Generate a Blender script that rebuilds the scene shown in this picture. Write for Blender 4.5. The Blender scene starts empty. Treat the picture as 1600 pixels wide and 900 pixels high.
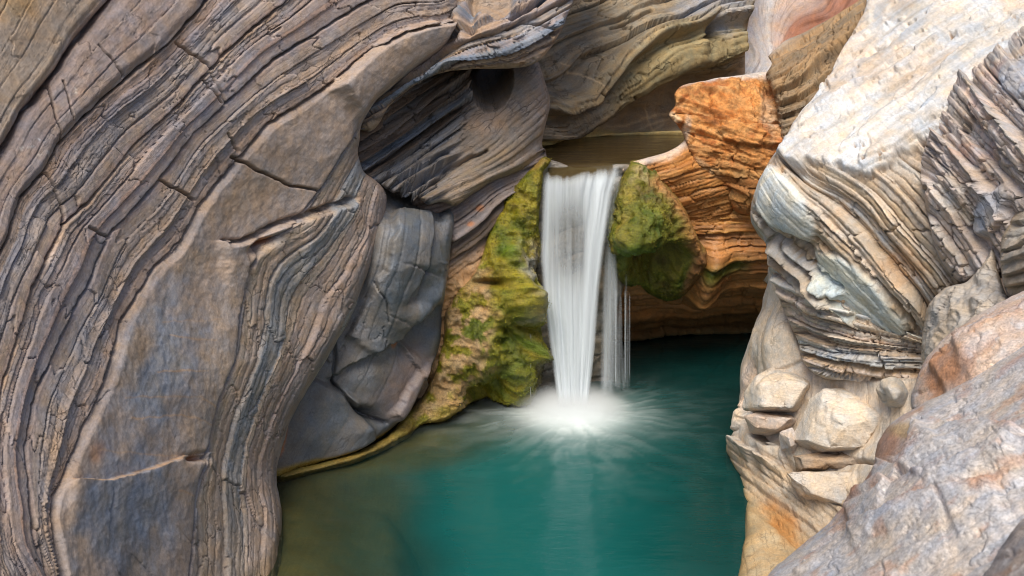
import bpy, bmesh, math
import numpy as np

# ------------------------------------------------------------------ camera, sky, sun, exposure
sc = bpy.context.scene
PITCH = math.radians(14.8)
FPX = 1555.0
CAM = np.array([0.0, 0.0, 4.66])
cd = bpy.data.cameras.new('camera')
cd.sensor_width = 36.0
cd.lens = 36.0 * FPX / 1600.0
cd.clip_start = 0.05
cd.clip_end = 500.0
cd.dof.use_dof = True
cd.dof.focus_distance = 10.5
cd.dof.aperture_fstop = 3.2
cam = bpy.data.objects.new('camera', cd)
sc.collection.objects.link(cam)
cam.location = CAM
cam.rotation_euler = (math.pi / 2 - PITCH, 0, 0)
sc.camera = cam

SUN_ELEV = math.radians(58)
SUN_AZ = math.radians(196)         # compass angle from +Y towards +X: the light comes over the viewer's shoulder
w = bpy.data.worlds.new('World'); sc.world = w; w.use_nodes = True
nt = w.node_tree; nt.nodes.clear()
sky = nt.nodes.new('ShaderNodeTexSky'); sky.sky_type = 'NISHITA'; sky.sun_disc = False
sky.sun_elevation = SUN_ELEV; sky.sun_rotation = SUN_AZ
sky.dust_density = 3.0; sky.air_density = 1.0
bg = nt.nodes.new('ShaderNodeBackground'); bg.inputs['Strength'].default_value = 0.055
wo = nt.nodes.new('ShaderNodeOutputWorld')
nt.links.new(sky.outputs[0], bg.inputs[0]); nt.links.new(bg.outputs[0], wo.inputs[0])
sl = bpy.data.lights.new('sun', 'SUN'); sl.energy = 1.5; sl.angle = math.radians(36); sl.color = (1.0, 0.93, 0.80)
sun = bpy.data.objects.new('sun', sl); sc.collection.objects.link(sun)
from mathutils import Vector
sd = Vector((math.sin(SUN_AZ) * math.cos(SUN_ELEV), math.cos(SUN_AZ) * math.cos(SUN_ELEV), math.sin(SUN_ELEV)))
sun.rotation_euler = sd.to_track_quat('Z', 'Y').to_euler()
sc.view_settings.view_transform = 'Standard'
sc.view_settings.look = 'None'
sc.view_settings.exposure = 1.38
sc.view_settings.gamma = 1.0
sc.cycles.volume_bounces = 5
sc.cycles.max_bounces = 6
sc.cycles.filter_width = 1.0
sc.cycles.transparent_max_bounces = 12

# ------------------------------------------------------------------ maths helpers
CT, ST = math.cos(PITCH), math.sin(PITCH)

def W(px, py, Y):
    """point of the place seen at photo pixel (px,py) that stands Y metres ahead of the viewpoint"""
    px = np.asarray(px, float); py = np.asarray(py, float); Y = np.asarray(Y, float)
    cx = (px - 800) / FPX; cy = (450 - py) / FPX
    dy = CT + cy * ST; dz = -ST + cy * CT
    k = Y / dy
    return np.stack([cx * k, Y + 0 * px, CAM[2] + dz * k], -1)

def YZ(py, z=0.0):
    cy = (450 - np.asarray(py, float)) / FPX
    return (z - CAM[2]) * (CT + cy * ST) / (-ST + cy * CT)

def hsh(*a):
    h = np.full(np.broadcast(*a).shape, 0x9E3779B9, np.uint32)
    for v in a:
        v = (np.asarray(v).astype(np.int64) & 0xffffffff).astype(np.uint32)
        h = (h ^ v) * np.uint32(0x85EBCA6B)
        h = h ^ (h >> np.uint32(13))
        h = h * np.uint32(0xC2B2AE35)
        h = h ^ (h >> np.uint32(16))
    return h

def rnd(*a):
    return hsh(*a).astype(np.float64) / 4294967295.0

def vn(x, y, z=0.0, seed=0):
    x, y, z = np.broadcast_arrays(np.asarray(x, float), np.asarray(y, float), np.asarray(z, float))
    xi, yi, zi = np.floor(x), np.floor(y), np.floor(z)
    fx, fy, fz = x - xi, y - yi, z - zi
    fx = fx * fx * (3 - 2 * fx); fy = fy * fy * (3 - 2 * fy); fz = fz * fz * (3 - 2 * fz)
    xi, yi, zi = xi.astype(np.int64), yi.astype(np.int64), zi.astype(np.int64)
    r = 0
    for a in (0, 1):
        wa = fx if a else 1 - fx
        for b in (0, 1):
            wb = fy if b else 1 - fy
            for c in (0, 1):
                wc = fz if c else 1 - fz
                r = r + wa * wb * wc * rnd(xi + a, yi + b, zi + c, np.int64(seed))
    return r * 2 - 1

def fbm(x, y, z=0.0, o=4, seed=0, ridged=False):
    r = 0; a = 1.0; tot = 0; f = 1.0
    for k in range(o):
        n = vn(x * f, y * f, z * f, seed + 17 * k)
        if ridged: n = 1 - 2 * np.abs(n)
        r = r + a * n; tot += a; a *= 0.5; f *= 2.03
    return r / tot

def f3(P, sc_, o=4, seed=0, ridged=False):
    return fbm(P[..., 0] * sc_, P[..., 1] * sc_, P[..., 2] * sc_, o, seed, ridged)

def ss(a, b, x):
    t = np.clip((x - a) / (b - a), 0, 1)
    return t * t * (3 - 2 * t)

class TPS:
    def __init__(s, pts, vals, lam=1e-4):
        p = np.asarray(pts, float) / 200.0; v = np.asarray(vals, float)
        n = len(p)
        K = s.k(p[:, None], p[None]) + lam * np.eye(n)
        Q = np.hstack([np.ones((n, 1)), p])
        A = np.zeros((n + 3, n + 3)); A[:n, :n] = K; A[:n, n:] = Q; A[n:, :n] = Q.T
        s.w = np.linalg.solve(A, np.concatenate([v, np.zeros(3)])); s.p = p
    @staticmethod
    def k(a, b):
        r2 = ((a - b) ** 2).sum(-1)
        return 0.5 * r2 * np.log(r2 + 1e-9)
    def __call__(s, x, y):
        x = np.asarray(x, float); sh = x.shape
        q = np.stack([x.ravel(), np.asarray(y, float).ravel()], -1) / 200.0
        out = s.w[-3] + q @ s.w[-2:]
        for i in range(len(s.p)):
            d0 = q[:, 0] - s.p[i, 0]; d1 = q[:, 1] - s.p[i, 1]
            r2 = d0 * d0 + d1 * d1
            out += s.w[i] * 0.5 * r2 * np.log(r2 + 1e-9)
        return out.reshape(sh)

def densify(pts, gap=30.0):
    o = []
    for a, b in zip(pts[:-1], pts[1:]):
        n = max(1, int(math.hypot(b[0] - a[0], b[1] - a[1]) / gap))
        for k in range(n):
            o.append((a[0] + (b[0] - a[0]) * k / n, a[1] + (b[1] - a[1]) * k / n))
    o.append(tuple(pts[-1]))
    return o

def strata_field(lines):
    """lines: list of (value, polyline)"""
    p, v = [], []
    for val, pl in lines:
        d = densify(pl, 55)
        p += d; v += [val] * len(d)
    return TPS(p, v, lam=2e-3)

def catmull(poly, gap=5.0):
    P = np.asarray(poly, float); n = len(P); o = []
    for i in range(n):
        p0, p1, p2, p3 = P[i - 1], P[i], P[(i + 1) % n], P[(i + 2) % n]
        m = max(2, int(np.linalg.norm(p2 - p1) / gap))
        t = (np.arange(m) / m)[:, None]
        L = max(np.linalg.norm(p2 - p1), 1e-6)
        m1 = (p2 - p0) / max(np.linalg.norm(p2 - p0), 1e-6) * L * 0.7
        m2 = (p3 - p1) / max(np.linalg.norm(p3 - p1), 1e-6) * L * 0.7
        h = (2*t**3 - 3*t**2 + 1) * p1 + (t**3 - 2*t**2 + t) * m1 + (-2*t**3 + 3*t**2) * p2 + (t**3 - t**2) * m2
        o.append(h)
    return np.vstack(o)

def seg_dist(x, y, pl, closed=False):
    """distance to a polyline, nearest point and left/right normal"""
    pl = np.asarray(pl, float)
    A = pl; B = np.roll(pl, -1, 0)
    if not closed: A, B = pl[:-1], pl[1:]
    bd = np.full(x.shape, 1e18); bx = np.zeros(x.shape); by = np.zeros(x.shape); nx = np.zeros(x.shape); ny = np.zeros(x.shape)
    for a, b in zip(A, B):
        d = b - a; L2 = d @ d
        if L2 < 1e-9: continue
        t = np.clip(((x - a[0]) * d[0] + (y - a[1]) * d[1]) / L2, 0, 1)
        qx = a[0] + t * d[0]; qy = a[1] + t * d[1]
        r = (x - qx) ** 2 + (y - qy) ** 2
        m = r < bd
        bd = np.where(m, r, bd); bx = np.where(m, qx, bx); by = np.where(m, qy, by)
        l = math.sqrt(L2)
        nx = np.where(m, d[1] / l, nx); ny = np.where(m, -d[0] / l, ny)
    return np.sqrt(bd), bx, by, nx, ny

def inside_grid(xs, ys, poly):
    M = np.zeros((len(ys), len(xs)), bool)
    A = poly; B = np.roll(poly, -1, 0)
    for j, y in enumerate(ys):
        c = (A[:, 1] > y) != (B[:, 1] > y)
        if not c.any(): continue
        a, b = A[c], B[c]
        xc = np.sort(a[:, 0] + (y - a[:, 1]) / (b[:, 1] - a[:, 1]) * (b[:, 0] - a[:, 0]))
        M[j] = (np.searchsorted(xc, xs) % 2) == 1
    return M

# ------------------------------------------------------------------ scene helpers
C = sc.collection

def link(o, parent=None):
    C.objects.link(o)
    if parent is not None: o.parent = parent
    return o

def tag(o, label=None, cat=None, group=None, kind=None):
    if label: o['label'] = label
    if cat: o['category'] = cat
    if group: o['group'] = group
    if kind: o['kind'] = kind
    return o

def empty(name, loc):
    o = bpy.data.objects.new(name, None); o.location = [float(v) for v in loc]
    o.empty_display_size = 0.2
    return link(o)

def raw_mesh(name, V, F, attrs, mat, parent=None, smooth=True, origin=None):
    V = np.asarray(V, np.float32); F = np.asarray(F, np.int32)
    if origin is not None: V = V - np.asarray(origin, np.float32)
    me = bpy.data.meshes.new(name)
    n = F.shape[1]
    me.vertices.add(len(V)); me.vertices.foreach_set('co', V.ravel())
    me.loops.add(F.size); me.loops.foreach_set('vertex_index', F.ravel())
    me.polygons.add(len(F))
    me.polygons.foreach_set('loop_start', np.arange(0, F.size, n, dtype=np.int32))
    me.polygons.foreach_set('loop_total', np.full(len(F), n, np.int32))
    me.polygons.foreach_set('use_smooth', np.full(len(F), smooth, bool))
    me.update(calc_edges=True)
    for k, a in attrs.items():
        a = np.asarray(a, np.float32)
        if a.ndim == 1:
            at = me.attributes.new(k, 'FLOAT', 'POINT'); at.data.foreach_set('value', a)
        else:
            at = me.attributes.new(k, 'FLOAT_VECTOR', 'POINT'); at.data.foreach_set('vector', a.ravel())
    me.materials.append(mat)
    me.validate(verbose=False)
    o = bpy.data.objects.new(name, me)
    if origin is not None and parent is None: o.location = [float(v) for v in origin]
    return link(o, parent)

# ------------------------------------------------------------------ materials
def nd(nt, kind, **kw):
    n = nt.nodes.new(kind)
    for k, v in kw.items():
        if k.startswith('i_'): n.inputs[k[2:].replace('_', ' ')].default_value = v
        elif k.startswith('n_'): n.inputs[int(k[2:])].default_value = v
        else: setattr(n, k, v)
    return n

def rock_material(name, bump=0.5, lam=1.0, rough=0.8, speck=0.0, grain=45.0, spec=0.3, lamfreq=12.0, joints=1.0):
    m = bpy.data.materials.new(name); m.use_nodes = True
    nt = m.node_tree; nt.nodes.clear(); L = nt.links.new
    out = nd(nt, 'ShaderNodeOutputMaterial'); p = nd(nt, 'ShaderNodeBsdfPrincipled')
    L(p.outputs[0], out.inputs[0])
    col = nd(nt, 'ShaderNodeAttribute', attribute_name='col')
    st = nd(nt, 'ShaderNodeAttribute', attribute_name='st')
    wet = nd(nt, 'ShaderNodeAttribute', attribute_name='wet')
    tc = nd(nt, 'ShaderNodeTexCoord')
    # fine laminae that follow the bedding
    mp = nd(nt, 'ShaderNodeVectorMath', operation='MULTIPLY'); mp.inputs[1].default_value = (lamfreq, 1.1, 1.0)
    L(st.outputs['Vector'], mp.inputs[0])
    ln = nd(nt, 'ShaderNodeTexNoise', i_Scale=2.0, i_Detail=7.0, i_Roughness=0.72); L(mp.outputs[0], ln.inputs['Vector'])
    big = nd(nt, 'ShaderNodeTexNoise', i_Scale=2.2, i_Detail=9.0, i_Roughness=0.66); L(tc.outputs['Object'], big.inputs['Vector'])
    fine = nd(nt, 'ShaderNodeTexNoise', i_Scale=grain, i_Detail=6.0, i_Roughness=0.75); L(tc.outputs['Object'], fine.inputs['Vector'])
    # hairline joints with dirt in them
    jw = nd(nt, 'ShaderNodeTexNoise', i_Scale=7.0, i_Detail=4.0); L(tc.outputs['Object'], jw.inputs['Vector'])
    js = nd(nt, 'ShaderNodeVectorMath', operation='MULTIPLY'); js.inputs[1].default_value = (6.5, 1.5, 1.0); L(st.outputs['Vector'], js.inputs[0])
    jo = nd(nt, 'ShaderNodeVectorMath', operation='SCALE', i_Scale=0.9); L(jw.outputs['Color'], jo.inputs[0])
    ja = nd(nt, 'ShaderNodeVectorMath', operation='ADD'); L(js.outputs[0], ja.inputs[0]); L(jo.outputs[0], ja.inputs[1])
    vo = nd(nt, 'ShaderNodeTexVoronoi', feature='DISTANCE_TO_EDGE', i_Scale=1.0); L(ja.outputs[0], vo.inputs['Vector'])
    jm = nd(nt, 'ShaderNodeMapRange'); jm.inputs[1].default_value = 0.0; jm.inputs[2].default_value = 0.045; jm.inputs[3].default_value = 0.0; jm.inputs[4].default_value = 1.0; L(vo.outputs['Distance'], jm.inputs[0])
    jk = nd(nt, 'ShaderNodeMapRange'); jk.inputs[1].default_value = 0.46; jk.inputs[2].default_value = 0.60; L(big.outputs[0], jk.inputs[0]); jk.inputs[3].default_value = 1.0; jk.inputs[4].default_value = 0.0
    jx = nd(nt, 'ShaderNodeMath', operation='MAXIMUM'); L(jm.outputs[0], jx.inputs[0]); L(jk.outputs[0], jx.inputs[1])
    jn = nd(nt, 'ShaderNodeAttribute', attribute_name='jn')
    ji = nd(nt, 'ShaderNodeMath', operation='SUBTRACT'); ji.inputs[0].default_value = 1.0; L(jn.outputs['Fac'], ji.inputs[1])
    jy = nd(nt, 'ShaderNodeMath', operation='MAXIMUM'); L(jx.outputs[0], jy.inputs[0]); L(ji.outputs[0], jy.inputs[1])
    joint = jy.outputs[0]
    def ramp(src, lo, hi, a=0.25, b=0.75):
        r = nd(nt, 'ShaderNodeMapRange'); r.inputs[1].default_value = a; r.inputs[2].default_value = b
        r.inputs[3].default_value = lo; r.inputs[4].default_value = hi
        L(src, r.inputs[0]); return r.outputs[0]
    def mul(a, b):
        x = nd(nt, 'ShaderNodeMath', operation='MULTIPLY'); L(a, x.inputs[0]); L(b, x.inputs[1]); return x.outputs[0]
    v = mul(ramp(ln.outputs[0], 1 - 0.26 * lam, 1 + 0.24 * lam), ramp(big.outputs[0], 0.78, 1.22))
    v = mul(v, ramp(joint, 1 - 0.5 * joints, 1.0, 0.0, 1.0))
    v = mul(v, ramp(fine.outputs[0], 0.76 - speck, 1.24 + speck, 0.3, 0.7))
    vm = nd(nt, 'ShaderNodeVectorMath', operation='SCALE'); L(col.outputs['Vector'], vm.inputs[0]); L(v, vm.inputs['Scale'])
    # faint warm / cool mottling of the stone
    hue = nd(nt, 'ShaderNodeTexNoise', i_Scale=5.5, i_Detail=7.0, i_Roughness=0.6); L(tc.outputs['Object'], hue.inputs['Vector'])
    cr = nd(nt, 'ShaderNodeValToRGB'); cr.color_ramp.elements[0].position = 0.33; cr.color_ramp.elements[1].position = 0.67
    cr.color_ramp.elements[0].color = (0.90, 0.98, 1.12, 1); cr.color_ramp.elements[1].color = (1.12, 1.0, 0.86, 1)
    L(hue.outputs[0], cr.inputs[0])
    vm2 = nd(nt, 'ShaderNodeVectorMath', operation='MULTIPLY'); L(vm.outputs[0], vm2.inputs[0]); L(cr.outputs[0], vm2.inputs[1])
    L(vm2.outputs[0], p.inputs['Base Color'])
    rr = nd(nt, 'ShaderNodeMapRange'); rr.inputs[3].default_value = rough; rr.inputs[4].default_value = 0.22; L(wet.outputs['Fac'], rr.inputs[0])
    rn = mul(rr.outputs[0], ramp(fine.outputs[0], 0.85, 1.15)); L(rn, p.inputs['Roughness'])
    p.inputs['Specular IOR Level'].default_value = spec
    b0 = nd(nt, 'ShaderNodeBump', i_Strength=0.6 * joints, i_Distance=0.015); L(joint, b0.inputs['Height'])
    b1 = nd(nt, 'ShaderNodeBump', i_Strength=0.5 * bump, i_Distance=0.02); L(ln.outputs[0], b1.inputs['Height']); L(b0.outputs[0], b1.inputs['Normal'])
    b2 = nd(nt, 'ShaderNodeBump', i_Strength=0.8 * bump, i_Distance=0.014); L(fine.outputs[0], b2.inputs['Height'])
    L(b1.outputs[0], b2.inputs['Normal']); L(b2.outputs[0], p.inputs['Normal'])
    return m

M_ROCK = rock_material('banded_rock')
M_SMOOTH = rock_material('water_worn_rock', bump=0.4, lam=0.6, rough=0.6, joints=0.6)
M_BLOCK = rock_material('wet_grey_rock', bump=0.45, lam=0.22, rough=0.5, joints=0.5)
M_PALE = rock_material('pale_weathered_rock', bump=0.7, lam=0.6, rough=0.8, joints=0.6)
M_CRUST = rock_material('orange_crusted_rock', bump=1.2, lam=0.35, rough=0.85, speck=0.15, grain=30, joints=0.7)
M_MOSS = rock_material('mossy_tufa', bump=1.5, lam=0.0, rough=0.55, speck=0.3, grain=42, spec=0.5, joints=0.0)
M_FORE = rock_material('speckled_boulder_stone', bump=0.6, lam=0.25, rough=0.7, speck=0.26, grain=55, joints=0.5)

# ------------------------------------------------------------------ rock surfaces
class Ctx: pass

def rand_i(i, seed): return rnd(i, np.int64(seed))

def layers(s, t, wl, amp, seed, groove=0.0, gw=0.10, wob=0.25, tilt=0.0, edge=0.08, blk=0.0, blkamp=0.0, pinch=True, jag=1.3):
    """stepped beds of mean thickness wl (px) along s, broken along t"""
    q = s / wl + wob * fbm(t / (wl * 5.0) + 3.1, s / (wl * 5.0), seed * 1.7, 3, seed) + (jag / wl) * fbm(t / 13.0, s / 9.0, seed * 0.7, 3, seed + 3)
    i = np.floor(q); f = q - i
    h0 = rand_i(i - 1, seed); h1 = rand_i(i, seed)
    e = ss(0, edge, f)
    h = h0 + (h1 - h0) * e - 0.5
    md = 0.5 + 0.5 * vn(t / (wl * 4.0), i * 7.3, 0, seed + 9)
    md = ss(0.15, 0.7, md) if pinch else 1.0
    d = amp * h + tilt * amp * (f - 0.5) * e
    if blk:
        u = t / blk + 9 * rand_i(i, seed + 5) + 0.18 * vn(s / 9, t / 40, 0, seed + 6)
        j = np.floor(u); g = u - j
        d = d + blkamp * (rnd(i, j, np.int64(seed + 8)) - 0.5)
        gm = (rnd(i, j, np.int64(seed + 12)) > 0.35)
        d = d - gm * 1.3 * blkamp * np.exp(-((np.minimum(g, 1 - g)) * blk / 1.5) ** 2)
    if groove:
        dd = np.minimum(f, (1 - f) * 2.2)
        d = d - groove * md * np.exp(-(dd / gw) ** 2)
    return d, i, f

def palette(cols, x):
    c = np.asarray(cols, float); x = np.clip(x, 0, 0.99999) * (len(c) - 1)
    i = x.astype(int); f = (x - i)[..., None]
    return c[i] * (1 - f) + c[np.minimum(i + 1, len(c) - 1)] * f

def blob(c, cx, cy, rx, ry, ang=0.0, soft=0.5, warp=0.35, seed=1):
    a = math.radians(ang); dx = c.x - cx; dy = c.y - cy
    u = (dx * math.cos(a) + dy * math.sin(a)) / rx; v = (-dx * math.sin(a) + dy * math.cos(a)) / ry
    r = np.sqrt(u * u + v * v) + warp * fbm(c.x / 26.0, c.y / 26.0, seed, 4, seed)
    return 1 - ss(1 - soft, 1 + soft * 0.4, r)

def bump(c, cx, cy, rx, ry, ang, amp):
    a = math.radians(ang); dx = c.x - cx; dy = c.y - cy
    u = (dx * math.cos(a) + dy * math.sin(a)) / rx; v = (-dx * math.sin(a) + dy * math.cos(a)) / ry
    return amp * np.exp(-(u * u + v * v))

def crack(c, pl, wd, depth, jag=3.0, seed=5, step=0.0):
    """a groove along a polyline; step lifts the side to the left of it"""
    n = fbm(c.x / 16.0, c.y / 16.0, 0, 4, seed) * jag
    n2 = fbm(c.x / 16.0, c.y / 16.0, 9.0, 4, seed + 1) * jag
    d, bx, by, nx, ny = seg_dist(c.x + n, c.y + n2, pl)
    ww = wd * (0.75 + 0.4 * vn(c.x / 50.0, c.y / 50.0, 0, seed + 2))
    return -depth * np.exp(-(d / np.maximum(ww, 0.4)) ** 2)

def ledge(c, pl, h, wd=2.0, reach=60.0, jag=5.0, seed=5):
    """a broken step: rock on the left-hand side of the polyline stands h higher, fading over reach px"""
    n = fbm(c.x / 14.0, c.y / 14.0, 0, 4, seed) * jag
    n2 = fbm(c.x / 14.0, c.y / 14.0, 9.0, 4, seed + 1) * jag
    x, y = c.x + n, c.y + n2
    d, bx, by, nx, ny = seg_dist(x, y, pl)
    sd = (x - bx) * nx + (y - by) * ny
    along = np.abs((x - bx) * ny - (y - by) * nx)
    return h * ss(-wd, wd, sd) * np.exp(-(d / reach) ** 2) * np.exp(-(along / 10) ** 2)

def facets(c, cx, cy, r, n, seed, slope=0.5, top=0.0):
    """planes cut against each other: a chiselled face"""
    u = (c.x - cx) / r; v = (c.y - cy) / r
    h = np.full(c.x.shape, top)
    for k in range(n):
        a = 2 * math.pi * (k + 0.7 * float(rnd(np.int64(k), np.int64(seed)))) / n
        s_ = slope * (0.5 + float(rnd(np.int64(k), np.int64(seed + 1))))
        o_ = 0.15 + 0.35 * float(rnd(np.int64(k), np.int64(seed + 2)))
        h = np.minimum(h, s_ * (o_ - (u * math.cos(a) + v * math.sin(a))))
    return h

def mix(col, c2, f):
    return col * (1 - f[..., None]) + np.asarray(c2, float) * f[..., None]

def moss_tufts(parent, P, N, col, moss, n, cen, seed):
    """short leafy moss on the damp stone"""
    g = np.random.default_rng(seed)
    k = g.choice(len(P), n, p=moss / moss.sum())
    b = P[k] + g.normal(0, .012, (n, 3))
    nn = N[k] * 0.8 + g.normal(0, .55, (n, 3)) + np.array([0, 0, -0.15]); nn /= np.linalg.norm(nn, axis=1, keepdims=True)
    side = np.cross(nn, g.normal(0, 1, (n, 3))); side /= np.linalg.norm(side, axis=1, keepdims=True)
    ln = g.uniform(.006, .018, (n, 1)); wd = g.uniform(.004, .009, (n, 1))
    bend = g.normal(0, .25, (n, 3)) * ln
    V = np.stack([b - side * wd, b + side * wd, b + nn * ln * .6 + bend * .4 + side * wd * .9, b + nn * ln * .6 + bend * .4 - side * wd * .9, b + nn * ln + bend], 1).reshape(-1, 3)
    i = np.arange(n)[:, None] * 5
    F = np.vstack([i + np.array([[0, 1, 2]]), i + np.array([[0, 2, 3]]), i + np.array([[3, 2, 4]])])
    cc = col[k] * g.uniform(.75, 1.4, (n, 1)) * np.array([1.05, 1.1, .8])
    cc = np.repeat(np.clip(cc, .004, .6), 5, 0)
    o = raw_mesh('moss', V, F, dict(col=cc, wet=np.full(len(V), .15), st=V, jn=np.zeros(len(V))), M_MOSS, parent, False, cen)
    o['kind'] = 'stuff'

def rock(name, poly, ctrl, shape, colour, parts=None, part_name='rock_layer', step=1.7, rpx=16, rm=0.18, skirt=1.3,
         mat=None, field=None, tdir=(1, -1), label=None, cat='rock', wob=2.0, seed=1, group=None, kind=None, tufts=0):
    P2 = catmull(poly, 5.0)
    n1 = fbm(P2[:, 0] / 22.0, P2[:, 1] / 22.0, 0, 3, seed + 50) * wob
    n2 = fbm(P2[:, 0] / 22.0, P2[:, 1] / 22.0, 7.7, 3, seed + 51) * wob
    P2 = P2 + np.stack([n1, n2], -1)
    x0, y0 = P2.min(0) - 2 * step; x1, y1 = P2.max(0) + 2 * step
    xs = np.arange(x0, x1, step); ys = np.arange(y0, y1, step)
    M = inside_grid(xs, ys, P2)
    nyy, nxx = M.shape
    cell = M[:-1, :-1] | M[:-1, 1:] | M[1:, :-1] | M[1:, 1:]
    used = np.zeros_like(M)
    used[:-1, :-1] |= cell; used[:-1, 1:] |= cell; used[1:, :-1] |= cell; used[1:, 1:] |= cell
    X, Yp = np.meshgrid(xs, ys)
    out = used & ~M
    ox, oy = X[out], Yp[out]
    _, bx, by, bnx, bny = seg_dist(ox, oy, P2, True)
    X = X.copy(); Yp = Yp.copy()
    X[out] = bx; Yp[out] = by
    # work only on used vertices
    idx = -np.ones(M.shape, np.int64); idx[used] = np.arange(used.sum())
    c = Ctx(); c.x = X[used]; c.y = Yp[used]
    dep = TPS([(a[0], a[1]) for a in ctrl], [a[2] for a in ctrl], lam=1e-3)
    c.edge, *_ = seg_dist(c.x, c.y, P2[::3], True)
    c.edge = np.where(out[used], 0, c.edge)
    Yd = dep(c.x, c.y)
    q = np.clip(c.edge / rpx, 0, 1)
    Yd = Yd + rm * (1 - np.sqrt(1 - (1 - q) ** 2))
    e = 3.0
    Pb = W(c.x, c.y, Yd)
    px_ = W(c.x + e, c.y, dep(c.x + e, c.y)) - W(c.x - e, c.y, dep(c.x - e, c.y))
    py_ = W(c.x, c.y + e, dep(c.x, c.y + e)) - W(c.x, c.y - e, dep(c.x, c.y - e))
    N = np.cross(py_, px_)
    N /= np.linalg.norm(N, axis=-1, keepdims=True)
    vd = Pb - CAM; fl = (N * vd).sum(-1) > 0; N[fl] *= -1
    c.P = Pb; c.N = N
    if field is not None: c.s = field(c.x, c.y)
    else: c.s = c.y * 1.0
    c.t = c.x * tdir[0] + c.y * tdir[1]
    c.d = shape(c)
    # near the outline the relief leans along the sight line so the outline stays put
    Vv = -vd / np.linalg.norm(vd, axis=-1, keepdims=True)
    k = ss(0, rpx * 0.8, c.edge)[:, None]
    dirn = N * k + Vv * (1 - k)
    Pf = Pb + dirn * c.d[:, None] + getattr(c, 'off', 0.0)
    col = np.clip(colour(c), 0.004, 0.85)
    wet = getattr(c, 'wet', np.zeros(len(c.x)))
    jn = getattr(c, 'jn', np.ones(len(c.x)))
    st = np.stack([c.s / 100.0, c.t / 100.0, np.full(len(c.x), seed * 1.37)], -1)
    lab = np.zeros(len(c.x), int) if parts is None else np.asarray(parts(c), int)
    J, I = np.nonzero(cell)
    q = np.stack([idx[J, I], idx[J + 1, I], idx[J + 1, I + 1], idx[J, I + 1]], -1)
    qlab = np.where(M[J, I], lab[q[:, 0]], np.where(M[J + 1, I + 1], lab[q[:, 2]], np.where(M[J, I + 1], lab[q[:, 3]], lab[q[:, 1]])))
    # skirt: carry the rock back from its outline so that it has a body
    E = np.concatenate([q[:, [0, 1]], q[:, [1, 2]], q[:, [2, 3]], q[:, [3, 0]]])
    El = np.tile(qlab, 4)
    key = np.sort(E, 1); kk = key[:, 0] * (10 ** 7) + key[:, 1]
    u, inv, cnt = np.unique(kk, return_inverse=True, return_counts=True)
    be = cnt[inv] == 1
    E = E[be]; El = El[be]
    bv = np.unique(E)
    _, _, _, bnx, bny = seg_dist(c.x[bv], c.y[bv], P2, True)
    area = 0.5 * np.sum(P2[:, 0] * np.roll(P2[:, 1], -1) - np.roll(P2[:, 0], -1) * P2[:, 1])
    sgn = 1.0 if area > 0 else -1.0
    bnx, bny = bnx * sgn, bny * sgn
    base = len(c.x)
    allV = [Pf]; allc = [col]; allj = [jn]; allw = [wet]; alls = [st]
    prev = bv; sk_f = []; sk_l = []
    mp = -np.ones(base, np.int64); mp[bv] = np.arange(len(bv))
    Yb = Pf[bv, 1]
    nb = len(bv)
    for r, (ins, bk) in enumerate(((1.5, .05), (5, .18), (12, .45), (26, 1.0))):
        wj = 0.25 * fbm(c.x[bv] / 18, c.y[bv] / 18, r * 3.3, 3, seed + 77)
        R = W(c.x[bv] - bnx * ins, c.y[bv] - bny * ins, Yb + bk * skirt * (1 + wj))
        off = base + r * nb
        cur = np.arange(off, off + nb)
        a, b = mp[E[:, 0]], mp[E[:, 1]]
        sk_f.append(np.stack([prev[b], prev[a], cur[a], cur[b]], -1)); sk_l.append(El)
        allV.append(R); allc.append(col[bv]); allw.append(wet[bv]); allj.append(jn[bv]); alls.append(st[bv] + np.array([bk * 0.6, 0, 0]))
        prev = cur
    V = np.vstack(allV); col = np.vstack(allc); wet = np.concatenate(allw); jn = np.concatenate(allj); st = np.vstack(alls)
    F = np.vstack([q] + sk_f); FL = np.concatenate([qlab] + sk_l)
    labs = np.unique(FL)
    cen = V[:base].mean(0); cen[2] = V[:, 2].min()
    if len(labs) == 1:
        o = raw_mesh(name, V, F, dict(col=col, wet=wet, st=st, jn=jn), mat, None, True, cen)
        if tufts: moss_tufts(o, Pf, N, col[:base], getattr(c, 'moss'), tufts, cen, seed)
        return tag(o, label, cat, group, kind)
    root = empty(name, cen); tag(root, label, cat, group, kind)
    for l in labs:
        f = F[FL == l]
        uu, inv = np.unique(f, return_inverse=True)
        if len(f) < 12: continue
        raw_mesh(part_name, V[uu], inv.reshape(f.shape), dict(col=col[uu], wet=wet[uu], st=st[uu], jn=jn[uu]), mat, root, True, cen)
    return root

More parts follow.
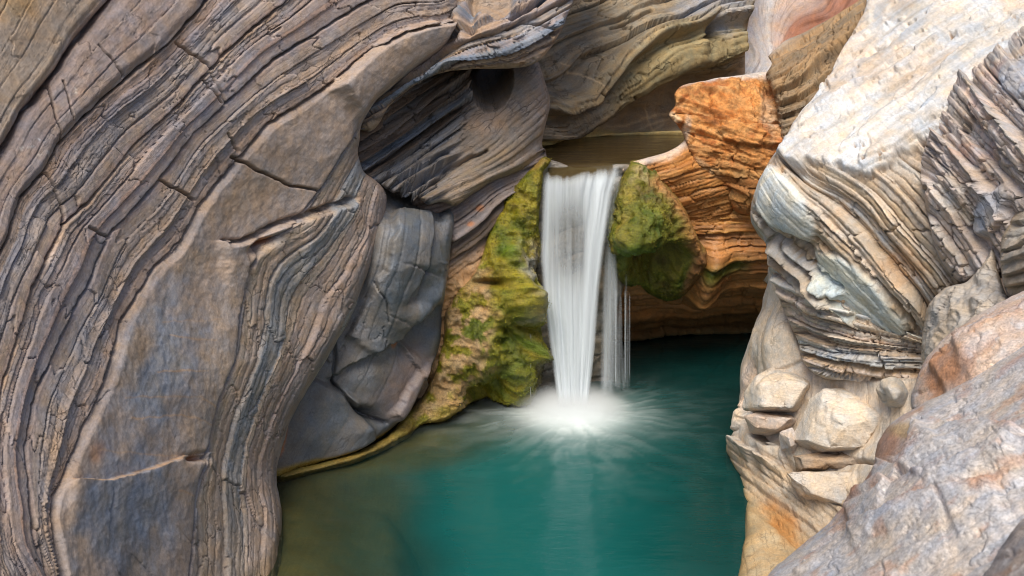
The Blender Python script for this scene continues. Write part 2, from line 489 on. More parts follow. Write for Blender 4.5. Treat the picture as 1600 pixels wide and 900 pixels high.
def chiselled(name, outline, Yc, fronts, cols, label, seed, depth=0.5, mat=None, cat='stone', bevel=0.012, rough=0.012):
    """an angular stone: the hull of its outline, of a few points standing nearer and of a smaller back"""
    g = np.random.default_rng(seed)
    pts = [W(x, y, Yc + g.normal(0, .04)) for x, y in outline]
    pts += [W(x, y, Y) for x, y, Y in fronts]
    cx, cy = np.mean(outline, 0)
    pts += [W(cx + (x - cx) * .75, cy + (y - cy) * .75, Yc + depth) for x, y in outline]
    cen = np.mean(pts, 0)
    bm = bmesh.new()
    vs = [bm.verts.new([float(v) for v in (q - cen)]) for q in pts]
    r = bmesh.ops.convex_hull(bm, input=vs)
    bmesh.ops.delete(bm, geom=list({e for e in r['geom_interior'] if isinstance(e, bmesh.types.BMVert)}), context='VERTS')
    bmesh.ops.dissolve_limit(bm, angle_limit=math.radians(6), verts=bm.verts[:], edges=bm.edges[:])
    bmesh.ops.bevel(bm, geom=bm.edges[:], offset=bevel, segments=2, profile=0.6, affect='EDGES')
    bmesh.ops.triangulate(bm, faces=bm.faces[:])
    for _ in range(6):
        es = [e for e in bm.edges if e.calc_length() > 0.035]
        if not es: break
        bmesh.ops.subdivide_edges(bm, edges=es, cuts=1)
        bmesh.ops.triangulate(bm, faces=bm.faces[:])
    bm.normal_update()
    co = np.array([v.co[:] for v in bm.verts]); no = np.array([v.normal[:] for v in bm.verts])
    d = rough * f3(co + cen, 5, 4, seed) + rough * .6 * f3(co + cen, 18, 4, seed + 1) - rough * 1.5 * np.exp(-(f3(co + cen, 3.5, 3, seed + 2) / .05) ** 2)
    co = co + no * d[:, None]
    F = np.array([[v.index for v in f.verts] for f in bm.faces]) if bm.verts.index_update() is None else None
    bm.free()
    col = palette(cols, 0.5 + 0.6 * f3(co + cen, 3, 4, seed + 3))
    lo = cen.copy(); lo[2] = (co + cen)[:, 2].min()
    st = np.stack([co[:, 2] * 3, co[:, 0] * 2, co[:, 1] * 2], -1)
    o = raw_mesh(name, co + cen, F, dict(col=col, wet=np.zeros(len(co)), st=st, jn=np.full(len(co), .5)), mat, None, True, lo)
    return tag(o, label, cat)

# ================================================================== THE BIG STRUCTURE
# stone colours (linear albedo)
MAUVE = (0.335, 0.26, 0.225); GREY = (0.22, 0.21, 0.21); BLUE = (0.17, 0.20, 0.245); TAN = (0.36, 0.27, 0.19)
PINK = (0.36, 0.24, 0.20); BROWN = (0.17, 0.12, 0.085); OCHRE = (0.34, 0.22, 0.10); CREAM = (0.55, 0.49, 0.41)
WHITE = (0.64, 0.60, 0.55); PBLUE = (0.50, 0.54, 0.54); RUST = (0.38, 0.15, 0.055); DARK = (0.10, 0.085, 0.075)
ORANGE = (0.50, 0.21, 0.07); OLIVE = (0.20, 0.16, 0.075)

# ------------------------------------------------------------------ the gorge beyond the rocks in view
a_ = np.linspace(math.radians(-20), math.radians(200), 150); h_ = np.linspace(-2.5, 7.0, 50)
A_, H_ = np.meshgrid(a_, h_)
gr_ = 1 + 0.05 * fbm(A_ * 3, H_ * .35, 0, 4, 91) + 0.02 * fbm(A_ * 3, H_ * 3, 0, 3, 92)
gw = np.stack([11.5 * np.cos(A_) * gr_, 7.0 + 13.0 * np.sin(A_) * gr_, H_], -1).reshape(-1, 3)
ID = np.arange(A_.size).reshape(A_.shape)
gf = np.stack([ID[:-1, :-1], ID[1:, :-1], ID[1:, 1:], ID[:-1, 1:]], -1).reshape(-1, 4)
o = raw_mesh('gorge_wall', gw, gf, dict(col=palette([(0.24, 0.17, 0.13), (0.33, 0.25, 0.19), (0.28, 0.19, 0.13)], 0.5 + 0.5 * fbm(gw[:, 0] * .2, gw[:, 1] * .2, gw[:, 2] * 2, 4, 93)), wet=np.zeros(len(gw)),
             st=np.stack([gw[:, 2], gw[:, 0] * .5, gw[:, 1] * .5], -1), jn=np.ones(len(gw))), M_ROCK, None, True)
tag(o, 'brown rock wall of the gorge behind everything', None, None, 'structure')

# rocky ground that carries the gorge: it dips under the pool and rises to both sides and towards the viewpoint
fx_, fy_ = np.meshgrid(np.linspace(-16, 16, 180), np.linspace(-8, 24, 180))
fz_ = -3.0 + 5.0 * np.maximum(ss(3.4, 6.5, np.abs(fx_)), 1 - ss(1.0, 3.6, fy_)) + 0.35 * fbm(fx_ * .7, fy_ * .7, 0, 5, 94)
gv_ = np.stack([fx_, fy_, fz_], -1).reshape(-1, 3)
ID = np.arange(fx_.size).reshape(fx_.shape)
gf = np.stack([ID[:-1, :-1], ID[:-1, 1:], ID[1:, 1:], ID[1:, :-1]], -1).reshape(-1, 4)
o = raw_mesh('gorge_floor', gv_, gf, dict(col=palette([(0.30, 0.24, 0.19), (0.42, 0.35, 0.29), (0.36, 0.27, 0.20)], 0.5 + 0.5 * fbm(gv_[:, 0], gv_[:, 1], 0, 4, 95)), wet=np.zeros(len(gv_)), st=gv_ * np.array([.7, .7, 1]), jn=np.ones(len(gv_))), M_ROCK, None, True)
tag(o, 'rocky ground of the gorge', None, None, 'structure')

# ------------------------------------------------------------------ left cliff
LA = [(250, -110), (165, 5), (115, 65), (75, 125), (30, 180), (0, 235), (-60, 330), (-110, 430)]
LB = [(400, -90), (320, 5), (265, 65), (200, 120), (120, 192), (90, 225), (65, 270), (30, 310), (10, 370), (-20, 440), (-60, 560), (-80, 800)]
LC = [(520, -70), (445, 5), (400, 40), (350, 85), (320, 120), (280, 165), (230, 210), (185, 260), (135, 320), (100, 350), (75, 400), (50, 450), (30, 535), (10, 590), (-8, 680), (-12, 800), (0, 960)]
LD = [(620, -30), (560, 10), (520, 35), (460, 72), (425, 95), (385, 130), (345, 170), (300, 212), (260, 270), (210, 325), (175, 362), (150, 415), (132, 455), (105, 510), (75, 580), (55, 630), (42, 700), (50, 800), (70, 900), (85, 980)]
LE = [(700, 33), (640, 45), (600, 62), (550, 100), (500, 143), (450, 173), (415, 195), (380, 235), (345, 280), (310, 322), (280, 378), (240, 418), (222, 450), (190, 505), (160, 600), (125, 675), (100, 740), (82, 780), (78, 815), (92, 900), (105, 980)]
LF = [(705, 70), (660, 100), (615, 135), (585, 160), (560, 200), (535, 238), (500, 295), (460, 345), (400, 385), (380, 420), (376, 470), (368, 560), (345, 620), (322, 705), (303, 755), (303, 815), (292, 900), (285, 980)]
LG = [(630, 270), (612, 300), (604, 360), (575, 450), (535, 530), (490, 600), (455, 665), (436, 740), (442, 800), (440, 900), (436, 980)]
field_left = strata_field([(0, LA), (90, LB), (180, LC), (270, LD), (360, LE), (500, LF), (620, LG)])

left_ctrl = [(-120, -100, 7.6), (-120, 300, 6.4), (-120, 700, 5.2), (-120, 980, 4.7), (0, 0, 7.7), (0, 450, 6.3), (0, 900, 5.1),
             (150, -100, 8.6), (200, 120, 8.2), (200, 400, 7.7), (180, 700, 6.6), (200, 900, 6.2), (200, 990, 5.9),
             (330, -100, 9.6), (400, 40, 9.6), (380, 250, 9.2), (330, 480, 8.5), (300, 700, 7.6), (310, 900, 7.1),
             (520, -100, 10.5), (560, 60, 10.6), (520, 230, 10.2), (470, 330, 9.8), (430, 450, 9.3), (400, 600, 8.7), (390, 750, 8.3), (400, 900, 7.7), (400, 990, 7.3),
             (700, 20, 11.3), (640, 100, 11.0), (580, 200, 10.6), (560, 300, 10.5), (595, 330, 10.75), (560, 400, 10.3), (550, 450, 10.15), (490, 590, 9.6), (436, 740, 9.0), (440, 900, 7.85), (436, 990, 7.4)]
left_poly = [(-130, -110), (200, -110), (500, -110), (690, -90), (715, 0), (714, 40), (690, 78), (650, 108), (612, 138), (585, 162), (566, 195), (560, 235), (568, 268),
             (592, 284), (604, 305), (600, 350), (586, 400), (566, 450), (548, 495), (526, 535), (492, 590), (455, 655), (436, 715), (432, 750), (440, 795), (441, 860), (438, 930), (434, 1000),
             (150, 1010), (-130, 1010)]
LEDGE = [(346, 378), (372, 376), (398, 366), (430, 350), (470, 338), (510, 325), (548, 312)]
NOTCH = [(280, 712), (300, 712), (322, 708)]

def left_shape(c):
    s = c.s
    w1 = 2.5 * fbm(c.x / 90, c.y / 90, 0, 3, 3) + 0.9 * fbm(c.x / 9, c.y / 9, 0, 3, 33)
    s1 = s + w1
    slab = ss(362, 374, s1) * (1 - ss(492, 506, s1))          # the wide smooth bed
    outer = ss(496, 510, s1)
    banded = 1 - np.clip(slab + outer, 0, 1)
    d1, i1, f1 = layers(s1, c.t, 30, 0.028, 11, groove=0.065, gw=0.035, wob=0.08, tilt=0.25, blk=150, blkamp=0.03, jag=.8)
    d2, i2, f2 = layers(s1, c.t, 10.5, 0.010, 12, groove=0.018, gw=0.08, wob=0.15, blk=75, blkamp=0.009, jag=.8)
    d3, i3, f3_ = layers(s1, c.t, 4.4, 0.010, 13, groove=0.006, gw=0.2, wob=0.5)
    d4, i4, f4 = layers(s1, c.t, 28, 0.035, 21, groove=0.045, gw=0.05, wob=0.3, tilt=-0.4, blk=150, blkamp=0.028, jag=1)
    d5, i5, f5 = layers(s1, c.t, 9.0, 0.014, 22, groove=0.018, gw=0.12, wob=0.25, blk=80, blkamp=0.007, jag=.9)
    calm = 0.2 + 0.8 * (rand_i(np.floor(s1 / 30 + 0.08 * fbm(c.t / 150.0 + 3.1, s1 / 150.0, 11 * 1.7, 3, 11)), 77) > 0.55)   # some beds are massive, some finely split
    d2 = d2 * calm; d3 = d3 * calm
    sm = 0.02 * f3(c.P, 2.2, 4, 5) + 0.005 * f3(c.P, 14, 4, 6)
    c.i1, c.i2, c.i4, c.slab, c.outer, c.s1 = i1, i2, i4, slab, outer, s1
    c.jn = np.clip(banded * calm * ss(-10, 10, s1) + outer, 0, 1) * 0.9
    fst = 0.3 + 0.7 * ss(-16, 0, s1)
    d = fst * banded * (d1 + d2 * (0.55 + 0.45 * ss(-.2, .4, fbm(c.x / 90, c.y / 90, 0, 2, 4))) + d3) + slab * (0.03 + sm) + outer * (d4 + d5 + 0.5 * d3)
    # the first, rounded bed of the corner stands forward
    d = d + (1 - ss(-20, 14, s1)) * 0.22 * (1 - 0.5 * ss(-140, -10, s1))
    d = d + ss(-5, 20, s1) * (1 - ss(75, 88, s1)) * (0.05 - d1 * 0.7 - d2 * 0.6)
    # main open bedding cracks
    for ln, dp, wd, sd_ in ((LA, .13, 4, 1), (LB, .12, 1.9, 2), (LC, .11, 1.9, 3), (LD, .11, 1.8, 4), (LE, .10, 1.8, 5), (LF, .07, 1.8, 6)):
        d = d + crack(c, ln, wd, dp, 3, 60 + sd_)
    # cross joints
    for pl in ([(70, 272), (88, 300), (102, 338), (96, 352)], [(70, 130), (78, 170), (92, 222)], [(95, 130), (108, 190)], [(275, 68), (300, 84), (325, 100), (350, 160)],
               [(150, 75), (190, 120)], [(255, 282), (300, 312)], [(320, 125), (345, 160)], [(355, 210), (368, 238)], [(360, 245), (450, 290), (492, 296)], [(140, 355), (170, 372)]):
        d = d + crack(c, pl, 1.8, 0.14, 3, 90)
    # undercut ledge that breaks the smooth bed and the hollow below its right end
    d = d + crack(c, LEDGE, 5.0, 0.16, 4, 97)
    d = d + bump(c, 400, 382, 24, 9, -25, -0.20) + bump(c, 302, 716, 17, 6, -8, -0.16) + bump(c, 470, 460, 60, 40, 0, -0.05)
    d = d + ledge(c, LEDGE[::-1], 0.10, 1.5, 70, 4, 98) + ledge(c, [(322, 708), (282, 713), (230, 733), (160, 752), (105, 752)], 0.05, 1.5, 60, 3, 99)
    d = d + ledge(c, [(560, 96), (590, 68), (630, 46), (676, 34), (716, 30)], 0.0) + ledge(c, [(716, 32), (676, 34), (630, 44), (592, 62), (560, 92), (520, 130)], 0.16, 1.5, 60, 5, 100)
    d = d + 0.03 * f3(c.P, 0.8, 2, 8) + 0.02 * f3(c.P, 1.6, 2, 88, True) + 0.007 * f3(c.P, 18, 4, 9)
    return d

def left_col(c):
    b = palette([MAUVE, (0.29, 0.25, 0.23), (0.39, 0.30, 0.235), MAUVE, (0.26, 0.245, 0.25), (0.41, 0.285, 0.235), MAUVE], rand_i(c.i1, 31) * 0.45 + 0.55 * rand_i(c.i2, 32)) * 1.12
    o = palette([(0.31, 0.275, 0.25), MAUVE, (0.40, 0.325, 0.255), (0.25, 0.26, 0.27), (0.34, 0.30, 0.265)], rand_i(c.i4, 33) * 0.8 + 0.2 * rand_i(c.i2, 34))
    sl = np.tile(np.array((0.39, 0.315, 0.265)), (len(c.x), 1))
    sl = mix(sl, (0.25, 0.28, 0.33), 0.85 * blob(c, 235, 560, 80, 120, 12, 0.6, 0.5, 3))
    sl = mix(sl, (0.24, 0.27, 0.325), 0.85 * blob(c, 190, 800, 90, 120, 5, 0.6, 0.5, 4))
    sl = mix(sl, TAN, 0.8 * blob(c, 205, 560, 22, 70, 22, 0.6, 0.5, 5) + 0.0)
    sl = mix(sl, TAN, 0.6 * blob(c, 390, 300, 70, 26, -40, 0.7, 0.6, 6))
    sl = mix(sl, TAN, 0.6 * blob(c, 300, 410, 40, 18, -30, 0.7, 0.6, 16))
    sl = mix(sl, RUST, 0.35 * blob(c, 140, 710, 18, 30, 10, 0.7, 0.6, 7))
    sl = mix(sl, (0.40, 0.335, 0.285), 0.7 * blob(c, 330, 600, 34, 170, 8, 0.6, 0.4, 8))
    col = b * (1 - c.slab - c.outer).clip(0, 1)[:, None] + sl * c.slab[:, None] + o * c.outer[:, None]
    first = 1 - ss(-16, 2, c.s1)
    yb = palette([(0.27, 0.225, 0.185), (0.36, 0.285, 0.22), (0.31, 0.26, 0.22)], 0.5 + 0.5 * f3(c.P, 1.6, 4, 40))
    yb = mix(yb, OCHRE, 0.7 * blob(c, 10, 20, 50, 40, -30, 0.6, 0.4, 9))
    col = col * (1 - first[:, None]) + yb * first[:, None]
    band2 = ss(0, 12, c.s1) * (1 - ss(78, 90, c.s1))
    col = mix(col, (0.285, 0.23, 0.205), 0.6 * band2)
    pk = ss(90, 96, c.s1) * (1 - ss(106, 122, c.s1)) * ss(-300, 0, c.t + 100)
    col = mix(col, (0.38, 0.25, 0.20), 0.35 * pk)
    pk2 = ss(342, 348, c.s1) * (1 - ss(354, 364, c.s1))
    col = mix(col, (0.34, 0.245, 0.21), 0.35 * pk2)
    col = mix(col, BLUE, 0.3 * blob(c, 120, 520, 60, 160, 18, 0.6, 0.6, 12))
    col = mix(col, BLUE, 0.25 * blob(c, 330, 150, 90, 40, -42, 0.7, 0.6, 13))
    col = mix(col, RUST, 0.75 * blob(c, 408, 376, 16, 6, -20, 0.5, 0.3, 14) + 0.6 * blob(c, 300, 716, 14, 6, 0, 0.5, 0.3, 15))
    col = mix(col, (0.36, 0.29, 0.23), 0.5 * ss(700, 880, c.y) * c.outer)
    # thin calcite smears
    sc_ = (blob(c, 130, 140, 28, 20, -40, 0.5, 0.8, 21) + blob(c, 52, 235, 24, 26, -40, 0.5, 0.8, 22) + blob(c, 145, 235, 26, 16, -40, 0.5, 0.8, 23)).clip(0, 1)
    col = mix(col, (0.6, 0.55, 0.5), sc_ * ss(0.72, 0.9, f3(c.P, 9, 4, 44, True)))
    for pl, k_ in (([(105, 752), (160, 752), (230, 733), (282, 712)], 1.0), ([(150, 705), (250, 713), (280, 712)], .5), ([(200, 655), (285, 650), (330, 665)], .7), ([(240, 583), (320, 580)], .7), ([(190, 622), (310, 622)], .5), ([(260, 527), (330, 535)], .6), ([(270, 768), (295, 775)], .6), ([(250, 505), (340, 500)], .35), ([(310, 625), (335, 635)], .8)):
        dv, *_ = seg_dist(c.x + 3 * fbm(c.x / 12, c.y / 12, 0, 3, 47), c.y + 3 * fbm(c.x / 12, c.y / 12, 6, 3, 48), pl)
        col = mix(col, (0.50, 0.34, 0.22), k_ * np.exp(-(dv / 1.6) ** 2))
    wl = 1 - ss(0.06, 0.16, c.P[:, 2] + 0.03 * f3(c.P, 5, 3, 46)); col = mix(col, (0.13, 0.10, 0.06), 0.7 * wl); c.wet = 0.6 * wl
    return col * (0.92 + 0.16 * f3(c.P, 3, 4, 45))[:, None]

LV = [0, 45, 90, 120, 150, 180, 210, 240, 270, 300, 332, 362, 500, 530, 560, 590]
def left_parts(c):
    lab = np.searchsorted(LV, c.s1)
    # the smooth bed is broken in two by the ledge
    ly = np.interp(c.x, [p[0] for p in LEDGE], [p[1] for p in LEDGE])
    lab = np.where((lab == 12) & (c.y > ly), 40, lab)
    ly2 = np.interp(c.x, [105, 160, 230, 282, 322], [752, 752, 733, 712, 708])
    return np.where((lab == 40) & (c.y > ly2), 41, lab)

rock('cliff', left_poly, left_ctrl, left_shape, left_col, left_parts, step=1.4, mat=M_ROCK, field=field_left, rpx=22, rm=0.3, skirt=1.8, seed=2,
     label='tall grey-mauve banded cliff of curving rock layers filling the left side', cat='cliff')

# ------------------------------------------------------------------ overhanging ledge at the top of the left cliff
over_field = strata_field([(0, [(620, 20), (720, -10), (860, -60)]), (50, [(640, 100), (720, 50), (800, 25), (900, -25)]),
                           (90, [(600, 150), (660, 115), (730, 80), (810, 55), (890, 15)]), (130, [(590, 185), (650, 140), (720, 105), (800, 92), (860, 68)])])
over_poly = [(552, 192), (575, 150), (612, 118), (640, 90), (645, 50), (640, 0), (640, -110), (960, -110), (915, -40), (893, 8), (880, 42), (862, 72), (842, 96), (818, 105),
             (780, 107), (742, 108), (700, 112), (655, 128), (610, 165), (580, 205)]
over_ctrl = [(560, 190, 10.9), (600, 160, 10.95), (650, 120, 11.05), (720, 60, 11.15), (720, 0, 11.6), (680, 50, 11.55), (645, 60, 11.6), (640, 90, 11.4), (612, 118, 11.15), (640, 0, 12.0), (700, -100, 12.2), (760, 100, 11.3), (780, 60, 11.2), (780, 20, 11.4), (800, -40, 12.1),
             (840, 95, 11.6), (850, 40, 11.7), (890, 10, 12.2), (930, -80, 13.0), (690, 112, 11.1), (800, -110, 12.6)]
def over_shape(c):
    flat = blob(c, 768, -4, 40, 31, 0, 0.12, 0.05, 3)
    d1, i1, f1 = layers(c.s, c.t, 22, 0.14, 41, groove=0.10, gw=0.09, wob=0.25, tilt=0.5, blk=120, blkamp=0.06)
    d2, i2, f2 = layers(c.s, c.t, 7, 0.035, 42, groove=0.025, gw=0.16, wob=0.5, blk=44, blkamp=0.02)
    c.i1, c.i2, c.flat = i1, i2, flat
    d = (d1 + d2) * (1 - 0.93 * flat) - 0.16 * flat
    d += bump(c, 722, 30, 7, 26, 10, 0.12) + bump(c, 735, 25, 10, 30, 0, -0.12)
    d += crack(c, [(795, 45), (820, 30), (850, 40), (865, 52)], 3, 0.15, 2, 47) + crack(c, [(800, 28), (840, 5), (880, -30)], 3.5, 0.15, 3, 48)
    d += 0.04 * f3(c.P, 2.5, 3, 8) + 0.008 * f3(c.P, 18, 3, 9)
    return d
def over_col(c):
    col = palette([GREY, BLUE, MAUVE, TAN, GREY, BROWN], rand_i(c.i1, 3) * 0.6 + rand_i(c.i2, 4) * 0.4)
    col = mix(col, (0.30, 0.225, 0.165), c.flat * 0.95)
    col = mix(col, (0.30, 0.32, 0.36), 0.6 * blob(c, 830, 50, 26, 22, 30, 0.6, 0.5, 4))
    col = mix(col, (0.33, 0.24, 0.175), 0.8 * blob(c, 750, 45, 42, 12, -22, 0.5, 0.3, 4))
    return col
rock('rock_overhang', over_poly, over_ctrl, over_shape, over_col, lambda c: np.searchsorted([25, 50, 75, 100], c.s), mat=M_ROCK, field=over_field, rpx=12, rm=0.2, skirt=1.6, seed=4, tdir=(1, -.4),
     label='jutting ledge of thin rock layers above the dark hole, top centre-left', cat='rock ledge')

# ------------------------------------------------------------------ striped hollow under the ledge
hol_field = strata_field([(0, [(540, 215), (600, 165), (680, 115), (760, 70)]), (70, [(565, 250), (640, 200), (720, 145), (800, 90)]),
                          (140, [(590, 285), (680, 225), (740, 180), (830, 100)]), (190, [(610, 305), (690, 255), (770, 205), (850, 130)]),
                          (250, [(650, 315), (740, 270), (810, 225), (858, 180)]), (300, [(680, 330), (760, 290), (850, 245)])])
hol_poly = [(545, 200), (590, 140), (660, 95), (750, 85), (830, 80), (846, 110), (856, 140), (860, 165), (852, 195), (847, 225), (852, 246), (825, 262), (770, 284), (734, 306), (712, 322), (692, 316), (668, 320), (650, 306), (634, 298), (618, 304), (598, 292), (570, 278)]
hol_ctrl = [(545, 200, 10.85), (560, 260, 10.8), (590, 160, 11.25), (600, 230, 11.35), (610, 300, 10.95), (660, 110, 11.75), (660, 180, 11.65), (670, 250, 11.5), (655, 305, 11.05), (700, 318, 11.25), (730, 110, 12.0), (720, 170, 11.7), (735, 220, 11.7),
            (745, 290, 11.55), (800, 90, 12.6), (820, 130, 12.1), (800, 180, 11.8), (810, 230, 11.85), (850, 110, 12.5), (858, 165, 12.35), (850, 220, 12.2), (850, 250, 12.2), (790, 275, 11.75)]
def hol_shape(c):
    right = ss(720, 760, c.x + 0.35 * (c.y - 150))
    d1, i1, f1 = layers(c.s, c.t, 24, 0.19, 51, groove=0.13, gw=0.08, wob=0.2, tilt=0.8, blk=90, blkamp=0.08)
    d2, i2, f2 = layers(c.s, c.t, 8, 0.04, 52, groove=0.03, gw=0.16, wob=0.45, blk=60, blkamp=0.018)
    d3, i3, f3_ = layers(c.s, c.t, 12, 0.03, 53, groove=0.02, gw=0.2, wob=0.25)
    c.i1, c.i2, c.right = i1, i2, right
    low = ss(170, 215, c.s)
    d = (1 - right) * (d1 + d2) + right * low * d3 + right * 0.03 * f3(c.P, 2, 3, 3)
    hole = blob(c, 768, 122, 33, 46, 0, 0.14, 0.10, 6)
    c.off = hole[:, None] * np.array([-0.3, 3.0, 0.75])
    d = d - 0.3 * hole - bump(c, 762, 175, 40, 26, 20, 0.12)
    d += bump(c, 735, 120, 9, 40, 12, 0.10) + bump(c, 835, 150, 18, 60, 10, 0.06)
    d += crack(c, [(795, 160), (812, 158), (818, 172)], 1.5, .03, 2, 3) + crack(c, [(600, 330), (650, 300), (700, 262), (760, 235)], 4, 0.12, 4, 4)
    d += crack(c, [(563, 275), (590, 285), (640, 262), (700, 240)], 4, 0.10, 4, 14)
    return d + 0.03 * f3(c.P, 2.0, 3, 8) + 0.006 * f3(c.P, 20, 3, 9)
def hol_col(c):
    col = palette([GREY, DARK, BROWN, GREY, BLUE, GREY], rand_i(c.i1, 3) * 0.6 + rand_i(c.i2, 4) * 0.4) * 0.85
    sm = palette([(0.20, 0.175, 0.16), (0.26, 0.21, 0.17), (0.19, 0.165, 0.13)], 0.5 + 0.6 * f3(c.P, 2, 4, 6))
    sm = mix(sm, (0.38, 0.27, 0.19), 0.8 * blob(c, 770, 188, 45, 20, -10, 0.6, 0.3, 3))
    col = col * (1 - c.right[:, None]) + sm * c.right[:, None]
    col = mix(col, (0.24, 0.18, 0.10), 0.55 * ss(190, 240, c.s) * ss(-.1, .5, fbm(c.s / 9, c.t / 150, 0, 3, 7)))
    c.wet = 0.25 * ss(180, 240, c.s)
    return col
rock('rock_hollow', hol_poly, hol_ctrl, hol_shape, hol_col, lambda c: np.searchsorted([30, 60, 95, 130, 165, 200, 240, 275], c.s), mat=M_ROCK, field=hol_field, rpx=12, rm=0.22, skirt=1.4, seed=5, tdir=(1, -.6), wob=1.5,
     label='scooped dark striped rock with a black hole, left of the upper pool', cat='rock')

# ------------------------------------------------------------------ smooth grey block at the waterline
blk_poly = [(590, 290), (600, 262), (640, 255), (680, 270), (706, 296), (713, 325), (706, 370), (700, 420), (692, 480), (686, 540), (668, 590), (640, 640), (610, 672), (560, 705), (510, 722), (460, 738), (425, 752), (405, 700), (440, 600), (500, 480), (530, 380), (560, 300)]
blk_ctrl = [(560, 300, 10.9), (600, 262, 11.75), (640, 260, 12.0), (600, 300, 11.15), (640, 310, 11.45), (700, 300, 12.0), (700, 322, 11.65), (705, 350, 11.3), (705, 400, 11.2), (640, 340, 11.0), (690, 500, 11.2), (670, 590, 11.1), (640, 640, 10.95), (610, 672, 10.75), (560, 705, 10.35), (500, 725, 10.1), (425, 752, 9.75),
            (600, 400, 10.6), (640, 480, 10.75), (560, 480, 10.5), (560, 600, 10.35), (500, 600, 10.2), (480, 680, 10.0), (620, 560, 10.75), (650, 380, 10.8), (405, 680, 9.8), (530, 400, 10.6)]
blk_field = strata_field([(0, [(560, 300), (540, 420), (480, 560), (410, 720)]), (60, [(610, 300), (585, 420), (545, 540), (455, 700)]), (130, [(665, 310), (640, 440), (600, 560), (520, 700)]), (190, [(712, 330), (695, 450), (670, 580), (600, 680)])])
def blk_shape(c):
    d2, i2, f2 = layers(c.s, c.t, 30, 0.02, 62, groove=0.02, gw=0.06, wob=0.6, blk=200, blkamp=.02)
    c.i2 = i2
    rb, c.ir, _ = layers(c.s, c.t, 24, 0.015, 63, groove=0.01, gw=0.14, wob=0.2, edge=0.3, tilt=.5)
    ribm = (1 - ss(70, 100, c.s)) * (1 - ss(500, 600, c.y)); c.ribm = ribm
    d = rb * ribm + d2 * (1 - ss(560, 620, c.y) * 0.7) + 0.05 * f3(c.P, 1.6, 3, 5) + 0.09 * f3(c.P, 0.9, 2, 55, True) + 0.010 * f3(c.P, 9, 4, 6)
    d += ledge(c, [(700, 470), (660, 490), (630, 530), (570, 560), (520, 590)], -0.13, 3, 60, 5, 56) + ledge(c, [(690, 545), (650, 590), (610, 640)], 0.10, 2, 60, 4, 57) + ledge(c, [(620, 330), (606, 400), (575, 470), (545, 520)], 0.12, 3, 60, 6, 58) + ledge(c, [(676, 340), (668, 400), (640, 460)], -0.08, 3, 50, 6, 59) + np.maximum(facets(c, 640, 410, 130, 6, 60, .3, .05), -0.12) * (1 - ss(500, 590, c.y)) * ss(0, 26, c.edge) + bump(c, 660, 480, 50, 14, -50, 0.10) - bump(c, 680, 500, 40, 14, -55, 0.10)
    # wedge of rock below the long joint
    L = [(520, 600), (540, 618), (560, 642), (580, 655), (600, 660)]
    d += crack(c, L, 3, 0.12, 2, 4) + bump(c, 572, 648, 20, 9, 25, -0.22) + crack(c, [(524, 520), (524, 560), (520, 600)], 2.5, .09, 2, 6) + crack(c, [(585, 440), (602, 470), (604, 500)], 2, .05, 2, 7)
    side = ss(-14, 6, (c.y - 640) + 0.25 * (c.x - 560))
    d += 0.10 * ss(-4, 10, 572 - c.x + (c.y - 650) * 0.35) * ss(0, 10, (c.y - 612) + 0.9 * (545 - c.x) * 0.5) * 0.9
    d += bump(c, 590, 410, 18, 70, 12, 0.06) - bump(c, 575, 380, 10, 70, 12, 0.08) + bump(c, 540, 440, 16, 80, 14, 0.05)
    return d
def blk_col(c):
    col = palette([(0.115, 0.12, 0.125), (0.16, 0.155, 0.15), (0.11, 0.125, 0.14), (0.145, 0.135, 0.13)], rand_i(c.i2, 3) * 0.5 + 0.25 + 0.35 * f3(c.P, 2, 4, 7))
    col = mix(col, (0.23, 0.22, 0.215), 0.7 * c.ribm * (0.5 + 0.5 * rand_i(c.ir, 5)))
    col = mix(col, (0.19, 0.145, 0.13), 0.8 * blob(c, 640, 600, 70, 45, -45, 0.6, 0.3, 4))
    col = mix(col, RUST, 0.8 * blob(c, 628, 542, 16, 7, -45, 0.5, 0.6, 5))
    col = mix(col, RUST, 0.8 * blob(c, 440, 680, 6, 34, 12, 0.5, 0.5, 6))
    pits = ss(0.66, 0.78, f3(c.P, 11, 2, 61)) * blob(c, 630, 600, 60, 60, -45, 0.5, 0.3, 9)
    c.d = c.d
    col = mix(col, (0.06, 0.05, 0.045), pits)
    # algae rim at the waterline
    wl = 1 - ss(0.05, 0.12, c.P[:, 2] + 0.02 * f3(c.P, 6, 3, 4))
    col = mix(col, (0.25, 0.19, 0.05), wl)
    c.wet = 0.35 + 0.5 * wl
    return col
def blk_parts(c):
    L = np.interp(c.x, [400, 520, 540, 560, 580, 600, 700], [560, 600, 618, 642, 655, 660, 690])
    return (c.y > L).astype(int) + 2 * ((c.y > L) & (c.x > 578))
rock('grey_rock', blk_poly, blk_ctrl, blk_shape, blk_col, blk_parts, part_name='rock_block', mat=M_BLOCK, field=blk_field, rpx=14, rm=0.25, skirt=1.4, seed=6, tdir=(.3, 1), wob=1.5,
     label='smooth blue-grey block at the waterline left of the mossy buttress', cat='rock')

